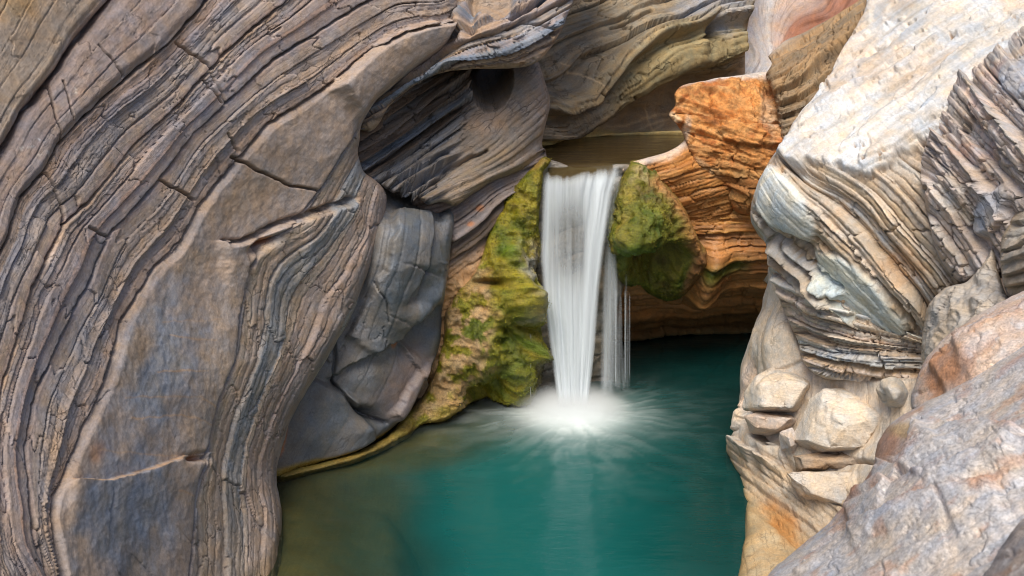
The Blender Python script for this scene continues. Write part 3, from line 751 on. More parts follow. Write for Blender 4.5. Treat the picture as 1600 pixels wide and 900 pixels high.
# ------------------------------------------------------------------ brown strip of thin layers between block and moss
str_field = strata_field([(0, [(640, 320), (720, 290), (800, 255), (850, 235)]), (40, [(670, 355), (740, 320), (820, 275)]), (90, [(690, 410), (750, 370), (810, 310)]), (150, [(690, 480), (750, 440), (820, 380)])])
str_poly = [(640, 300), (720, 285), (800, 250), (850, 232), (852, 260), (830, 300), (800, 380), (775, 470), (740, 560), (680, 610), (665, 560), (690, 440), (700, 360), (660, 340)]
str_ctrl = [(640, 300, 11.5), (720, 285, 11.7), (850, 235, 12.2), (840, 280, 12.05), (800, 380, 11.95), (775, 470, 11.9), (740, 560, 11.7), (670, 610, 11.5), (665, 540, 11.5), (695, 440, 11.5), (700, 360, 11.5), (750, 380, 11.7)]
def str_shape(c):
    d1, i1, f1 = layers(c.s, c.t, 24, 0.09, 71, groove=0.06, gw=0.12, wob=0.3, tilt=0.8)
    d2, i2, f2 = layers(c.s, c.t, 8, 0.035, 72, groove=0.03, gw=0.2, wob=0.4)
    lo = ss(380, 450, c.y + 0.5 * (c.x - 720)) 
    c.lo = lo; c.i1 = i1; c.i2 = i2
    return (d1 + d2) * (1 - lo * 0.8) + lo * (0.07 * f3(c.P, 5, 5, 4) + 0.04 * f3(c.P, 14, 3, 14, True)) + 0.02 * f3(c.P, 3, 3, 3)
def str_col(c):
    col = palette([(0.13, 0.105, 0.095), (0.20, 0.16, 0.145), (0.11, 0.085, 0.07), (0.17, 0.12, 0.085)], rand_i(c.i1, 3) * 0.5 + rand_i(c.i2, 4) * 0.5)
    col = mix(col, (0.24, 0.20, 0.19), 0.7 * blob(c, 790, 285, 60, 14, -30, 0.5, 0.4, 4))
    tr = palette([(0.42, 0.22, 0.09), (0.50, 0.30, 0.14), (0.36, 0.20, 0.09)], 0.5 + 0.6 * f3(c.P, 4, 4, 6))
    col = col * (1 - c.lo[:, None]) + tr * c.lo[:, None]
    col = mix(col, RUST, 0.8 * (blob(c, 750, 326, 9, 6, -30, .5, .5, 4) + blob(c, 733, 350, 7, 4, -30, .5, .5, 5)).clip(0, 1))
    col = mix(col, (0.10, 0.07, 0.03), c.lo * ss(0.55, 0.75, f3(c.P, 12, 3, 62)))
    c.wet = 0.35 * (1 - c.lo)
    return col
rock('brown_rock', str_poly, str_ctrl, str_shape, str_col, lambda c: np.searchsorted([26, 55, 85, 115], c.s), mat=M_SMOOTH, field=str_field, rpx=10, rm=0.15, skirt=1.0, seed=7, tdir=(1, -.6),
     label='dark brown thin-layered strip with tan crust between grey block and left moss', cat='rock')

# ------------------------------------------------------------------ mossy tufa buttress left of the falls
mos_poly = [(852, 243), (862, 250), (850, 268), (846, 300), (842, 345), (846, 390), (836, 425), (848, 470), (846, 500), (850, 560), (845, 590), (832, 622), (800, 628), (762, 622), (736, 630), (715, 645), (694, 660), (660, 664), (636, 684), (610, 700), (560, 722), (500, 738), (432, 756),
            (430, 742), (500, 722), (560, 704), (604, 682), (630, 654), (655, 625), (678, 585), (690, 540), (696, 490), (715, 455), (745, 420), (762, 370), (775, 335), (795, 298), (812, 280), (838, 258)]
mos_ctrl = [(852, 243, 12.0), (850, 270, 11.9), (842, 345, 11.85), (846, 470, 11.8), (850, 560, 12.0), (832, 622, 12.05), (800, 628, 11.9), (762, 622, 12.05), (715, 645, 11.5), (694, 660, 11.25), (640, 682, 10.85), (560, 718, 10.18), (500, 736, 9.93), (432, 752, 9.68),
            (606, 690, 10.6), (655, 625, 11.2), (690, 540, 11.35), (700, 480, 11.45), (762, 370, 11.7), (800, 295, 11.85), (800, 400, 11.6), (810, 480, 11.45), (800, 580, 11.6), (750, 500, 11.45), (720, 580, 11.35), (770, 570, 11.5)]
def mos_shape(c):
    low = 1 - ss(560, 660, c.x)
    d = 0.13 * f3(c.P, 2.4, 4, 4) + 0.07 * f3(c.P, 6, 4, 5, True) + 0.05 * f3(c.P, 15, 4, 6)
    for b in ((818, 468, 22, 36, -20, .36), (815, 330, 20, 50, 8, .18), (808, 585, 22, 32, 0, .28), (760, 530, 26, 50, 10, .14), (800, 395, 20, 24, 0, .16), (828, 545, 14, 16, 0, .2), (705, 620, 40, 22, -45, .12), (822, 420, 22, 20, 0, .06), (832, 540, 12, 18, 0, .1)):
        d = d + bump(c, *b)
    d += bump(c, 765, 442, 22, 5, 0, -0.25) + bump(c, 795, 520, 20, 6, 35, -0.14) + bump(c, 745, 610, 16, 12, 0, -0.25) + bump(c, 790, 535, 10, 5, 0, -.12) + bump(c, 820, 512, 18, 5, 10, -.12)
    return d * (1 - 0.8 * low)
def mos_col(c):
    n = f3(c.P, 2.6, 5, 7); n2 = f3(c.P, 9, 4, 8)
    moss = palette([(0.03, 0.045, 0.005), (0.10, 0.125, 0.007), (0.24, 0.21, 0.012), (0.15, 0.105, 0.012), (0.09, 0.15, 0.007)], 0.5 + 0.55 * n + 0.25 * n2)
    tufa = palette([(0.30, 0.18, 0.08), (0.44, 0.29, 0.13), (0.25, 0.17, 0.09)], 0.5 + 0.6 * n2)
    f = blob(c, 718, 535, 52, 120, 20, 0.5, 0.8, 4) * ss(-0.08, 0.1, n2 + 0.5 * n + 0.08)
    f = np.maximum(f, 0.9 * blob(c, 700, 620, 60, 26, -40, 0.5, 0.7, 6) * ss(-0.3, 0.1, n2))
    col = mix(moss, (0.40, 0.26, 0.12), 0 * f) * (1 - f[:, None]) + tufa * f[:, None]
    g = blob(c, 825, 430, 22, 70, 0, 0.6, 0.6, 9) * ss(-.25, .2, n2)
    col = mix(col, (0.30, 0.29, 0.25), 0.75 * g)
    col = mix(col, (0.09, 0.17, 0.01), 0.7 * (blob(c, 790, 395, 16, 14, 0, .6, .6, 10) + blob(c, 822, 535, 14, 10, 0, .5, .4, 11)).clip(0, 1))
    col = mix(col, (0.34, 0.25, 0.05), 0.7 * blob(c, 690, 648, 24, 14, -30, .6, .5, 12))
    rim = blob(c, 780, 320, 7, 60, 28, 0.5, 0.3, 13) + blob(c, 842, 256, 20, 6, -30, .5, .3, 14)
    col = mix(col, (0.42, 0.28, 0.09), 0.7 * rim.clip(0, 1))
    col = mix(col, (0.27, 0.20, 0.05), 1 - ss(600, 680, c.x))
    c.moss = (1 - f) * (1 - 0.8 * g) * ss(620, 700, c.x) + 1e-4
    dk = blob(c, 838, 580, 16, 40, 0, .5, .4, 15)
    col = mix(col, (0.05, 0.045, 0.03), 0.8 * dk)
    c.wet = 0.5 + 0.4 * ss(780, 840, c.x)
    return col
rock('mossy_buttress', mos_poly, mos_ctrl, mos_shape, mos_col, mat=M_MOSS, rpx=12, rm=0.22, skirt=1.0, seed=8, wob=3.0, step=1.8, tufts=4500,
     label='knobbly green mossy buttress on the left of the waterfall', cat='mossy rock')

# ------------------------------------------------------------------ rock face behind the falling water
fb_poly = [(835, 250), (900, 262), (985, 255), (1010, 270), (1005, 380), (978, 440), (958, 500), (952, 560), (948, 640), (900, 660), (830, 650), (832, 500), (835, 380)]
fb_ctrl = [(835, 250, 12.25), (985, 255, 12.3), (900, 262, 12.2), (1010, 420, 12.7), (985, 640, 12.9), (900, 660, 12.7), (830, 650, 12.5), (835, 400, 12.35), (905, 400, 12.3), (910, 520, 12.5)]
fb_field = strata_field([(0, [(830, 250), (1010, 250)]), (400, [(830, 650), (1010, 650)])])
def fb_shape(c):
    d1, c.i1, f1 = layers(c.s + 0.25 * c.x, c.t, 34, 0.08, 81, groove=0.03, gw=0.2, wob=0.9, edge=.4)
    return d1 + 0.08 * f3(c.P, 3, 4, 4) + 0.02 * f3(c.P, 14, 3, 5)
def fb_col(c):
    c.wet = np.full(len(c.x), 0.7)
    return palette([(0.15, 0.135, 0.115), (0.26, 0.23, 0.18), (0.19, 0.17, 0.14), (0.31, 0.27, 0.22)], rand_i(c.i1, 3) * .6 + .3 + .4 * f3(c.P, 5, 3, 8))
rock('dark_rock', fb_poly, fb_ctrl, fb_shape, fb_col, mat=M_SMOOTH, field=fb_field, rpx=10, rm=0.1, skirt=0.8, seed=9, tdir=(1, 0), label='dark wet rock face behind the falling water', cat='rock')

# ------------------------------------------------------------------ curved wall behind the upper pool
bk_field = strata_field([(0, [(830, 40), (920, 10), (1010, -40), (1150, -60)]), (60, [(830, 130), (900, 90), (980, 60), (1060, 30), (1150, 0)]), (100, [(840, 175), (900, 160), (960, 110), (1040, 62), (1090, 45), (1160, 35)]),
                         (130, [(848, 205), (900, 172), (960, 130), (1020, 95), (1080, 75), (1160, 62)]), (165, [(848, 225), (910, 185), (970, 145), (1040, 118), (1100, 110), (1160, 95)]),
                         (230, [(850, 250), (930, 235), (1070, 225), (1160, 200)])])
bk_poly = [(800, -110), (1180, -110), (1175, 0), (1165, 60), (1165, 110), (1160, 160), (1150, 230), (1090, 250), (1000, 250), (900, 250), (835, 240), (810, 150), (800, 20)]
bk_ctrl = [(800, -110, 15.2), (1180, -110, 17.5), (830, 60, 14.2), (830, 150, 14.0), (840, 230, 14.0), (900, 60, 14.9), (900, 130, 14.6), (890, 170, 14.5), (900, 215, 15.2), (980, -60, 16.0), (980, 50, 15.3), (980, 110, 15.0), (960, 140, 15.1), (980, 185, 15.7), (980, 214, 15.55),
           (1080, -60, 16.6), (1080, 20, 15.9), (1080, 70, 15.6), (1060, 105, 15.5), (1070, 130, 16.1), (1070, 210, 15.7), (1160, 60, 16.0), (1160, 150, 16.0), (1150, 230, 15.6), (1000, 250, 15.4), (850, 250, 14.2)]
def bk_shape(c):
    d1, i1, f1 = layers(c.s, c.t, 30, 0.16, 91, groove=0.09, gw=0.07, wob=0.14, tilt=0.7, blk=160, blkamp=0.08)
    d2, i2, f2 = layers(c.s, c.t, 8, 0.05, 92, groove=0.04, gw=0.16, wob=0.3)
    c.i1, c.i2 = i1, i2
    low = ss(160, 178, c.s)
    up = 1 - ss(20, 60, c.s)
    d = (d1 + d2) * (1 - 0.88 * low) + low * (0.05 * f3(c.P, 1.2, 3, 4))
    # two heavy overhanging lips
    d += 0.38 * ss(60, 96, c.s) * (1 - ss(96, 108, c.s)) + 0.26 * ss(112, 126, c.s) * (1 - ss(150, 162, c.s)) - 0.10 * low
    d += bump(c, 1090, 45, 10, 26, 25, 0.25) - bump(c, 1100, 50, 8, 20, 25, 0.3) + bump(c, 1130, 100, 20, 14, 0, 0.15)
    d += bump(c, 920, 60, 50, 30, -30, 0.15)
    d += crack(c, [(950, 50), (985, 35), (1015, 20)], 3, .12, 3, 4) + crack(c, [(1015, 182), (1022, 205)], 1.2, .02, 1.5, 5) + crack(c, [(935, 205), (1000, 190), (1050, 178)], 1.2, .02, 1.5, 6)
    d += 0.14 * np.exp(-((c.P[:, 2] - 3.02) / 0.04) ** 2)
    return d + 0.04 * f3(c.P, 2.5, 4, 5) + 0.012 * f3(c.P, 12, 3, 6)
def bk_col(c):
    col = palette([(0.22, 0.175, 0.125), (0.29, 0.235, 0.16), (0.20, 0.165, 0.12), (0.32, 0.25, 0.15), (0.25, 0.21, 0.17)], rand_i(c.i1, 3) * 0.55 + rand_i(c.i2, 4) * 0.45)
    col = mix(col, (0.33, 0.26, 0.11), 0.6 * ss(85, 110, c.s) * (1 - ss(150, 165, c.s)) * ss(900, 1000, c.x))
    col = mix(col, (0.30, 0.31, 0.34), 0.7 * blob(c, 1110, 20, 60, 40, 0, .6, .4, 5))
    col = mix(col, (0.27, 0.205, 0.14), 0.85 * ss(165, 180, c.s))
    # pale veins
    for k, pl in enumerate(([(935, 205), (1000, 188), (1060, 172)], [(1012, 175), (1020, 192), (1026, 208)], [(985, 204), (1020, 192), (1050, 182)], [(870, 100), (900, 118), (925, 140)], [(1022, 200), (1040, 190)])):
        d, *_ = seg_dist(c.x + 2 * fbm(c.x / 9, c.y / 9, 0, 2, 3), c.y + 2 * fbm(c.x / 9, c.y / 9, 5, 2, 4), pl)
        col = mix(col, (0.50, 0.38, 0.24), 0.75 * np.exp(-(d / 1.5) ** 2))
    wl = np.exp(-((c.P[:, 2] - 3.03) / 0.05) ** 2)
    col = mix(col, (0.66, 0.52, 0.22), wl)
    c.wet = 0.3 * ss(160, 175, c.s) + 0.4 * wl
    return col
rock('curved_wall', bk_poly, bk_ctrl, bk_shape, bk_col, lambda c: np.searchsorted([0, 32, 64, 98, 128, 165], c.s), mat=M_ROCK, field=bk_field, rpx=14, rm=0.3, skirt=1.5, seed=10, tdir=(1, -.3),
     label='curved brown wall of overhanging rock layers behind the upper pool', cat='rock wall')

# ------------------------------------------------------------------ pale fluted chute, top right of centre
fl_field = strata_field([(0, [(1140, -80), (1150, 20), (1160, 120)]), (50, [(1185, -80), (1180, 20), (1200, 90)]), (110, [(1240, -80), (1215, 20), (1210, 75)]), (170, [(1340, -80), (1290, 20), (1225, 72)]), (230, [(1420, -60), (1340, 20), (1240, 90)])])
fl_poly = [(1120, -110), (1420, -110), (1400, 0), (1340, 40), (1280, 90), (1240, 140), (1180, 150), (1140, 140), (1138, 60), (1130, 0)]
fl_ctrl = [(1120, -110, 18), (1140, 60, 17.2), (1140, 140, 16.6), (1180, 0, 17.9), (1180, 110, 17.0), (1220, 60, 17.6), (1220, -60, 18.6), (1280, 20, 17.2), (1300, -80, 18.2), (1340, 10, 16.4), (1280, 80, 16.6), (1400, -50, 16.6), (1220, 140, 16.4)]
def fl_shape(c):
    d1, c.i1, f1 = layers(c.s, c.t, 20, 0.06, 101, groove=0.03, gw=0.1, wob=0.2)
    return d1 + 0.05 * f3(c.P, 1.5, 3, 4) + 0.01 * f3(c.P, 9, 3, 4)
def fl_col(c):
    col = palette([(0.42, 0.40, 0.40), (0.50, 0.46, 0.43), (0.44, 0.38, 0.34), (0.40, 0.26, 0.20)], ss(20, 190, c.s) * 0.75 + 0.2 * rand_i(c.i1, 4))
    col = mix(col, (0.42, 0.30, 0.245), 0.8 * ss(85, 120, c.s))
    col = mix(col, (0.33, 0.14, 0.085), 0.85 * ss(135, 175, c.s + 10 * f3(c.P, 2, 3, 4)))
    return col * (1 - 0.35 * ss(.3, .6, fbm(c.s / 5, c.t / 80, 0, 3, 5)))[:, None]
rock('fluted_rock', fl_poly, fl_ctrl, fl_shape, fl_col, lambda c: np.searchsorted([45, 100, 150], c.s), mat=M_SMOOTH, field=fl_field, rpx=10, rm=0.2, skirt=1.5, seed=11, tdir=(0, 1),
     label='pale fluted rock chute turning rusty red, far back at top right', cat='rock')

# ------------------------------------------------------------------ layered brown shelf behind the white rock
sh_field = strata_field([(0, [(1170, 40), (1240, 5), (1330, -60)]), (60, [(1180, 110), (1230, 75), (1300, 30), (1380, -30)]), (110, [(1190, 150), (1250, 125), (1310, 80), (1390, 20)]), (170, [(1200, 200), (1260, 180), (1310, 140), (1380, 90)]), (230, [(1200, 260), (1280, 230), (1380, 160)])])
sh_poly = [(1200, 88), (1225, 66), (1262, 48), (1312, 20), (1352, -8), (1410, -100), (1470, -60), (1420, 60), (1360, 160), (1280, 240), (1232, 275), (1222, 240), (1218, 205), (1213, 170), (1206, 142), (1196, 118), (1206, 98)]
sh_ctrl = [(1195, 70, 14.2), (1230, 50, 14.6), (1340, -10, 14.6), (1400, -100, 15.5), (1205, 100, 13.3), (1196, 118, 13.1), (1260, 120, 13.1), (1330, 50, 13.4), (1214, 180, 12.7), (1300, 160, 12.7), (1225, 260, 12.4), (1380, 100, 12.9)]
def sh_shape(c):
    d1, i1, f1 = layers(c.s, c.t, 22, 0.14, 111, groove=0.07, gw=0.12, wob=0.4, tilt=0.6, blk=70, blkamp=0.08)
    d2, i2, f2 = layers(c.s, c.t, 7, 0.07, 112, groove=0.06, gw=0.16, wob=0.4, blk=34, blkamp=0.05)
    c.i1, c.i2 = i1, i2
    top = 1 - ss(40, 58, c.s + 5 * f3(c.P, 3, 3, 3)); c.top = top
    return (d1 + d2) * (1 - 0.8 * top) + 0.12 * top + 0.03 * f3(c.P, 3, 3, 4)
def sh_col(c):
    col = palette([(0.26, 0.18, 0.10), (0.33, 0.22, 0.12), (0.20, 0.15, 0.10), (0.30, 0.21, 0.12)], rand_i(c.i1, 3) * 0.5 + rand_i(c.i2, 4) * 0.5)
    return mix(col, (0.58, 0.54, 0.50), c.top)
rock('layered_shelf', sh_poly, sh_ctrl, sh_shape, sh_col, lambda c: np.searchsorted([48, 80, 115, 150, 190], c.s), mat=M_ROCK, field=sh_field, rpx=10, rm=0.2, skirt=1.3, seed=12, tdir=(1, -.5),
     label='brown shelf of thin ragged layers behind the white rock, top right', cat='rock')

# ------------------------------------------------------------------ striped cave wall under the orange rock
cv_field = strata_field([(0, [(980, 255), (1100, 250), (1220, 250)]), (90, [(980, 350), (1100, 345), (1220, 345)]), (180, [(980, 440), (1100, 432), (1220, 430)]), (260, [(980, 528), (1090, 520), (1220, 516)])])
cv_poly = [(965, 290), (1000, 276), (1060, 262), (1110, 240), (1230, 240), (1240, 380), (1235, 532), (1180, 530), (1100, 530), (1040, 534), (960, 540), (955, 400)]
cv_ctrl = [(960, 245, 12.7), (1080, 240, 12.9), (1230, 240, 13.0), (1000, 310, 12.8), (1080, 300, 12.85), (1150, 320, 12.95), (1140, 380, 12.95), (1220, 380, 12.9), (1000, 420, 13.2), (1130, 425, 13.1), (1220, 425, 13.05), (1000, 480, 13.7), (1120, 470, 13.6), (1220, 470, 13.5), (960, 530, 14.3), (1040, 530, 14.7), (1100, 526, 14.9), (1180, 524, 15.0), (1235, 525, 14.8)]
def cv_shape(c):
    d1, i1, f1 = layers(c.s, c.t, 22, 0.09, 121, groove=0.05, gw=0.12, wob=0.25, tilt=0.5, blk=90, blkamp=.04)
    d2, i2, f2 = layers(c.s, c.t, 6, 0.04, 122, groove=0.03, gw=0.2, wob=0.35, blk=50, blkamp=.02)
    c.i1, c.i2 = i1, i2
    d = d1 + d2 + 0.04 * f3(c.P, 2.5, 4, 3) + 0.012 * f3(c.P, 12, 3, 4)
    d += 0.10 * ss(120, 140, c.s) * (1 - ss(150, 160, c.s)) * ss(1080, 1120, c.x)
    d += bump(c, 1105, 430, 22, 50, 20, 0.35)
    return d
def cv_col(c):
    col = palette([(0.24, 0.105, 0.035), (0.54, 0.25, 0.075), (0.34, 0.16, 0.06), (0.46, 0.21, 0.07), (0.19, 0.095, 0.045)], rand_i(c.i1, 3) * 0.5 + rand_i(c.i2, 4) * 0.5)
    col = mix(col, (0.60, 0.33, 0.10), 0.8 * ss(40, 60, c.s) * (1 - ss(100, 125, c.s)) * ss(-.1, .3, fbm(c.s / 10, c.t / 60, 0, 3, 4)))
    col = mix(col, (0.05, 0.085, 0.008), 0.9 * np.exp(-((c.s - 158) / 11) ** 2) * ss(1085, 1105, c.x) * (1 - ss(1150, 1185, c.x)))
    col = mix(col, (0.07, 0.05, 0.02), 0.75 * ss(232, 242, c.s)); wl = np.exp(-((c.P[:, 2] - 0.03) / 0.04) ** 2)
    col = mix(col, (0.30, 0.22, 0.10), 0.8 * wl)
    c.wet = 0.45 * np.ones(len(c.x))
    return col
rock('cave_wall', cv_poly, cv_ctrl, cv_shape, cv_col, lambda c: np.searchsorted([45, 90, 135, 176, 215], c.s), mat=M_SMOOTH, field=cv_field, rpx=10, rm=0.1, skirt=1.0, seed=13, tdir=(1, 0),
     label='glowing brown and orange striped wall of the low cave beside the falls', cat='rock wall')

# ------------------------------------------------------------------ orange rock above the cave
or_poly = [(1045, 179), (1055, 165), (1053, 147), (1064, 135), (1110, 124), (1160, 117), (1200, 112), (1250, 118), (1270, 170), (1260, 210), (1255, 240), (1250, 310), (1215, 350), (1180, 338), (1150, 330), (1136, 312), (1124, 296), (1106, 282), (1090, 262), (1076, 236), (1068, 212), (1058, 195)]
or_ctrl = [(1046, 178, 12.7), (1054, 145, 12.8), (1062, 132, 13.0), (1110, 126, 13.2), (1190, 116, 13.4), (1250, 125, 13.9), (1265, 170, 13.7), (1215, 160, 13.0), (1240, 215, 13.0), (1240, 270, 12.7), (1205, 345, 12.6), (1165, 335, 12.7), (1118, 290, 12.75), (1060, 268, 12.6), (985, 257, 12.35), (1010, 247, 12.6), (1070, 215, 12.75), (1140, 180, 12.75), (1140, 250, 12.6), (1180, 290, 12.55), (1045, 238, 12.7), (1090, 245, 12.65)]
or_field = strata_field([(0, [(1040, 120), (1220, 105)]), (40, [(1040, 165), (1220, 160)]), (100, [(1000, 215), (1230, 235)]), (160, [(985, 262), (1090, 290), (1230, 330)])])
def or_shape(c):
    d1, i1, f1 = layers(c.s, c.t, 30, 0.07, 131, groove=0.03, gw=0.14, wob=0.6, blk=70, blkamp=0.06)
    c.i1 = i1
    rg = ss(1020, 1070, c.x)
    sd_ = fbm((c.y - 0.35 * c.x) / 5, (c.x + .35 * c.y) / 40, 0, 4, 132); c.sd = sd_
    d = d1 * 0.9 + rg * (0.07 * f3(c.P, 2.6, 3, 4) + 0.04 * f3(c.P, 7, 4, 5, True) + 0.03 * f3(c.P, 18, 4, 6) + 0.05 * sd_)
    lo_ = ss(205, 262, c.y - 0.35 * (c.x - 1100)); c.lo = lo_
    dl, c.il, _ = layers(c.s + .1 * c.x, c.t, 9, 0.05, 133, groove=0.04, gw=0.16, wob=0.4, blk=60, blkamp=.03)
    d = d * (1 - .5 * lo_) + dl * lo_
    c.topc = (1 - ss(128, 140, c.y + 0.12 * (c.x - 1060))) 
    c.rim = 1 - ss(-2, 8, (c.y - 244) - np.interp(c.x, [985, 1010, 1045, 1070, 1090, 1240], [4, 0, -8, -28, -75, -300]))
    d += bump(c, 1205, 150, 12, 40, 0, -0.12) + bump(c, 1190, 310, 26, 30, 0, 0.12) + bump(c, 1130, 300, 16, 16, 0, -.1)
    d += bump(c, 1060, 190, 14, 10, 20, 0.08)
    return d
def or_col(c):
    n = f3(c.P, 2.8, 5, 7); n2 = f3(c.P, 9, 4, 8)
    col = palette([(0.22, 0.08, 0.025), (0.46, 0.175, 0.045), (0.58, 0.29, 0.10), (0.40, 0.13, 0.035), (0.52, 0.22, 0.065)], 0.5 + 0.6 * n + 0.4 * n2)
    col = mix(col, (0.20, 0.08, 0.025), 0.5 * ss(.1, .5, c.sd)); col = mix(col, (0.60, 0.34, 0.14), 0.6 * ss(.1, .5, -c.sd))
    cl = palette([(0.20, 0.09, 0.03), (0.52, 0.24, 0.07), (0.34, 0.15, 0.05), (0.58, 0.32, 0.12)], rand_i(c.il, 3))
    col = col * (1 - .7 * c.lo[:, None]) + cl * (.7 * c.lo[:, None])
    col = mix(col, (0.60, 0.55, 0.50), 0.95 * c.topc.clip(0, 1))
    col = mix(col, (0.62, 0.48, 0.32), 0.85 * blob(c, 1050, 185, 10, 10, 0, .6, .4, 5))
    rim = np.maximum(blob(c, 1025, 250, 56, 13, -22, .6, .3, 6), blob(c, 1072, 200, 8, 24, 10, .6, .3, 7))
    col = mix(col, (0.60, 0.46, 0.33), 0.85 * rim)
    col = mix(col, (0.52, 0.36, 0.21), 0.6 * blob(c, 1095, 262, 40, 12, 25, .6, .4, 8))
    col = mix(col, (0.50, 0.36, 0.24), 0.6 * blob(c, 1205, 180, 16, 50, 0, .6, .5, 9))
    return col
rock('orange_rock', or_poly, or_ctrl, or_shape, or_col, mat=M_CRUST, field=or_field, rpx=9, rm=0.16, skirt=0.8, seed=14, tdir=(1, 0), step=1.6, wob=1.6,
     label='bright orange crusty rock with a pale top overhanging the cave', cat='rock')

# ------------------------------------------------------------------ pale water-smoothed bank of the upper pool, right of the lip
bn_poly = [(1100, 200), (1074, 214), (1060, 228), (1036, 240), (1008, 247), (984, 254), (972, 266), (985, 280), (1020, 296), (1060, 330), (1100, 360), (1140, 340), (1150, 300), (1120, 250)]
bn_ctrl = [(1100, 200, 13.1), (1074, 214, 12.9), (1030, 241, 12.55), (986, 253, 12.3), (976, 264, 12.25), (1000, 275, 12.35), (1060, 330, 12.75), (1100, 360, 12.9), (1140, 340, 12.9), (1130, 270, 12.75), (1060, 270, 12.5), (1090, 300, 12.65)]
bn_field = strata_field([(0, [(975, 262), (1030, 240), (1085, 205)]), (40, [(985, 285), (1050, 275), (1110, 255)]), (100, [(1040, 340), (1100, 325), (1150, 310)])])
def bn_shape(c):
    d1, c.i1, _ = layers(c.s, c.t, 15, 0.06, 136, groove=0.04, gw=0.14, wob=0.4, blk=60, blkamp=.03)
    d2, c.i2, _ = layers(c.s, c.t, 5.5, 0.025, 137, groove=0.02, gw=0.2, wob=0.4)
    c.tp = 1 - ss(8, 18, c.s + 6 * f3(c.P, 4, 3, 3))
    return (d1 + d2) * (1 - .85 * c.tp) + 0.02 * f3(c.P, 5, 4, 4)
def bn_col(c):
    col = palette([(0.20, 0.09, 0.03), (0.52, 0.24, 0.07), (0.34, 0.15, 0.05), (0.58, 0.32, 0.12)], rand_i(c.i1, 3) * .5 + rand_i(c.i2, 4) * .5)
    c.wet = 0.3 * np.ones(len(c.x))
    return mix(col, (0.60, 0.49, 0.40), c.tp * .9)
rock('bank_rock', bn_poly, bn_ctrl, bn_shape, bn_col, lambda c: np.searchsorted([18, 48, 75], c.s), mat=M_SMOOTH, field=bn_field, rpx=8, rm=0.1, skirt=0.7, seed=22, tdir=(1, -.4), step=1.6, wob=1.2,
     label='pale-topped orange bank sloping from the upper pool to the mossy boulder', cat='rock')

# ------------------------------------------------------------------ mossy boulder on the right of the falls
mr_poly = [(985, 252), (1005, 250), (1025, 262), (1045, 290), (1062, 315), (1080, 345), (1092, 375), (1106, 395), (1106, 415), (1090, 440), (1070, 462), (1040, 470), (1010, 455), (1000, 445), (985, 448), (965, 440), (954, 415), (950, 380), (950, 340), (955, 315), (965, 290), (975, 268)]
mr_ctrl = [(985, 252, 12.15), (1005, 250, 12.35), (1045, 290, 12.4), (1080, 345, 12.45), (1106, 405, 12.6), (1070, 462, 13.0), (1010, 455, 12.9), (965, 440, 12.6), (950, 350, 12.1), (965, 290, 12.0), (1000, 330, 11.7), (990, 378, 11.6), (1035, 345, 11.85), (1060, 385, 12.2), (1020, 392, 11.95), (1060, 425, 12.75), (1025, 425, 12.7), (980, 425, 12.3)]
def mr_shape(c):
    d = 0.10 * f3(c.P, 3, 4, 14) + 0.06 * f3(c.P, 7, 4, 15, True) + 0.05 * f3(c.P, 16, 4, 16)
    d += bump(c, 985, 375, 34, 22, 0, 0.16) + bump(c, 975, 420, 16, 24, 0, 0.10) + bump(c, 1088, 370, 10, 40, -25, 0.10) - bump(c, 1040, 408, 40, 15, -15, 0.40) - bump(c, 990, 402, 20, 9, 0, 0.34) + bump(c, 1000, 265, 16, 14, 0, .08) + bump(c, 1060, 425, 30, 16, -10, .12)
    return d
def mr_col(c):
    n = f3(c.P, 3, 5, 17); n2 = f3(c.P, 10, 4, 18)
    col = palette([(0.03, 0.05, 0.005), (0.075, 0.11, 0.007), (0.17, 0.165, 0.013), (0.10, 0.08, 0.012), (0.065, 0.125, 0.007)], 0.5 + 0.55 * n + 0.25 * n2)
    col = mix(col, (0.30, 0.24, 0.04), 0.75 * blob(c, 975, 330, 16, 70, 8, .6, .6, 5) * ss(-.3, .3, n2 + 0.2))
    col = mix(col, (0.45, 0.36, 0.16), 0.8 * blob(c, 1000, 270, 18, 22, 0, .6, .6, 6) * ss(-.3, .1, n2))
    d, *_ = seg_dist(c.x, c.y, [(1025, 285), (1050, 310), (1072, 340), (1080, 375), (1095, 400)])
    col = mix(col, (0.46, 0.22, 0.08), 0.85 * np.exp(-(d / 10) ** 2))
    col = mix(col, (0.30, 0.14, 0.06), 0.8 * blob(c, 1085, 430, 14, 40, 30, .5, .4, 7))
    col = mix(col, (0.09, 0.16, 0.008), 0.7 * blob(c, 995, 382, 26, 10, 0, .6, .5, 8))
    c.wet = np.full(len(c.x), 0.4)
    c.moss = (1 - np.exp(-(d / 16) ** 2)) * (1 - blob(c, 1000, 262, 20, 16, 0, .5, .4, 6)) + 1e-4
    return col
rock('mossy_boulder', mr_poly, mr_ctrl, mr_shape, mr_col, mat=M_MOSS, rpx=16, rm=0.35, skirt=0.7, seed=15, wob=2.5, step=1.6, tufts=2500,
     label='round green mossy boulder with an orange rim right of the waterfall', cat='mossy rock')
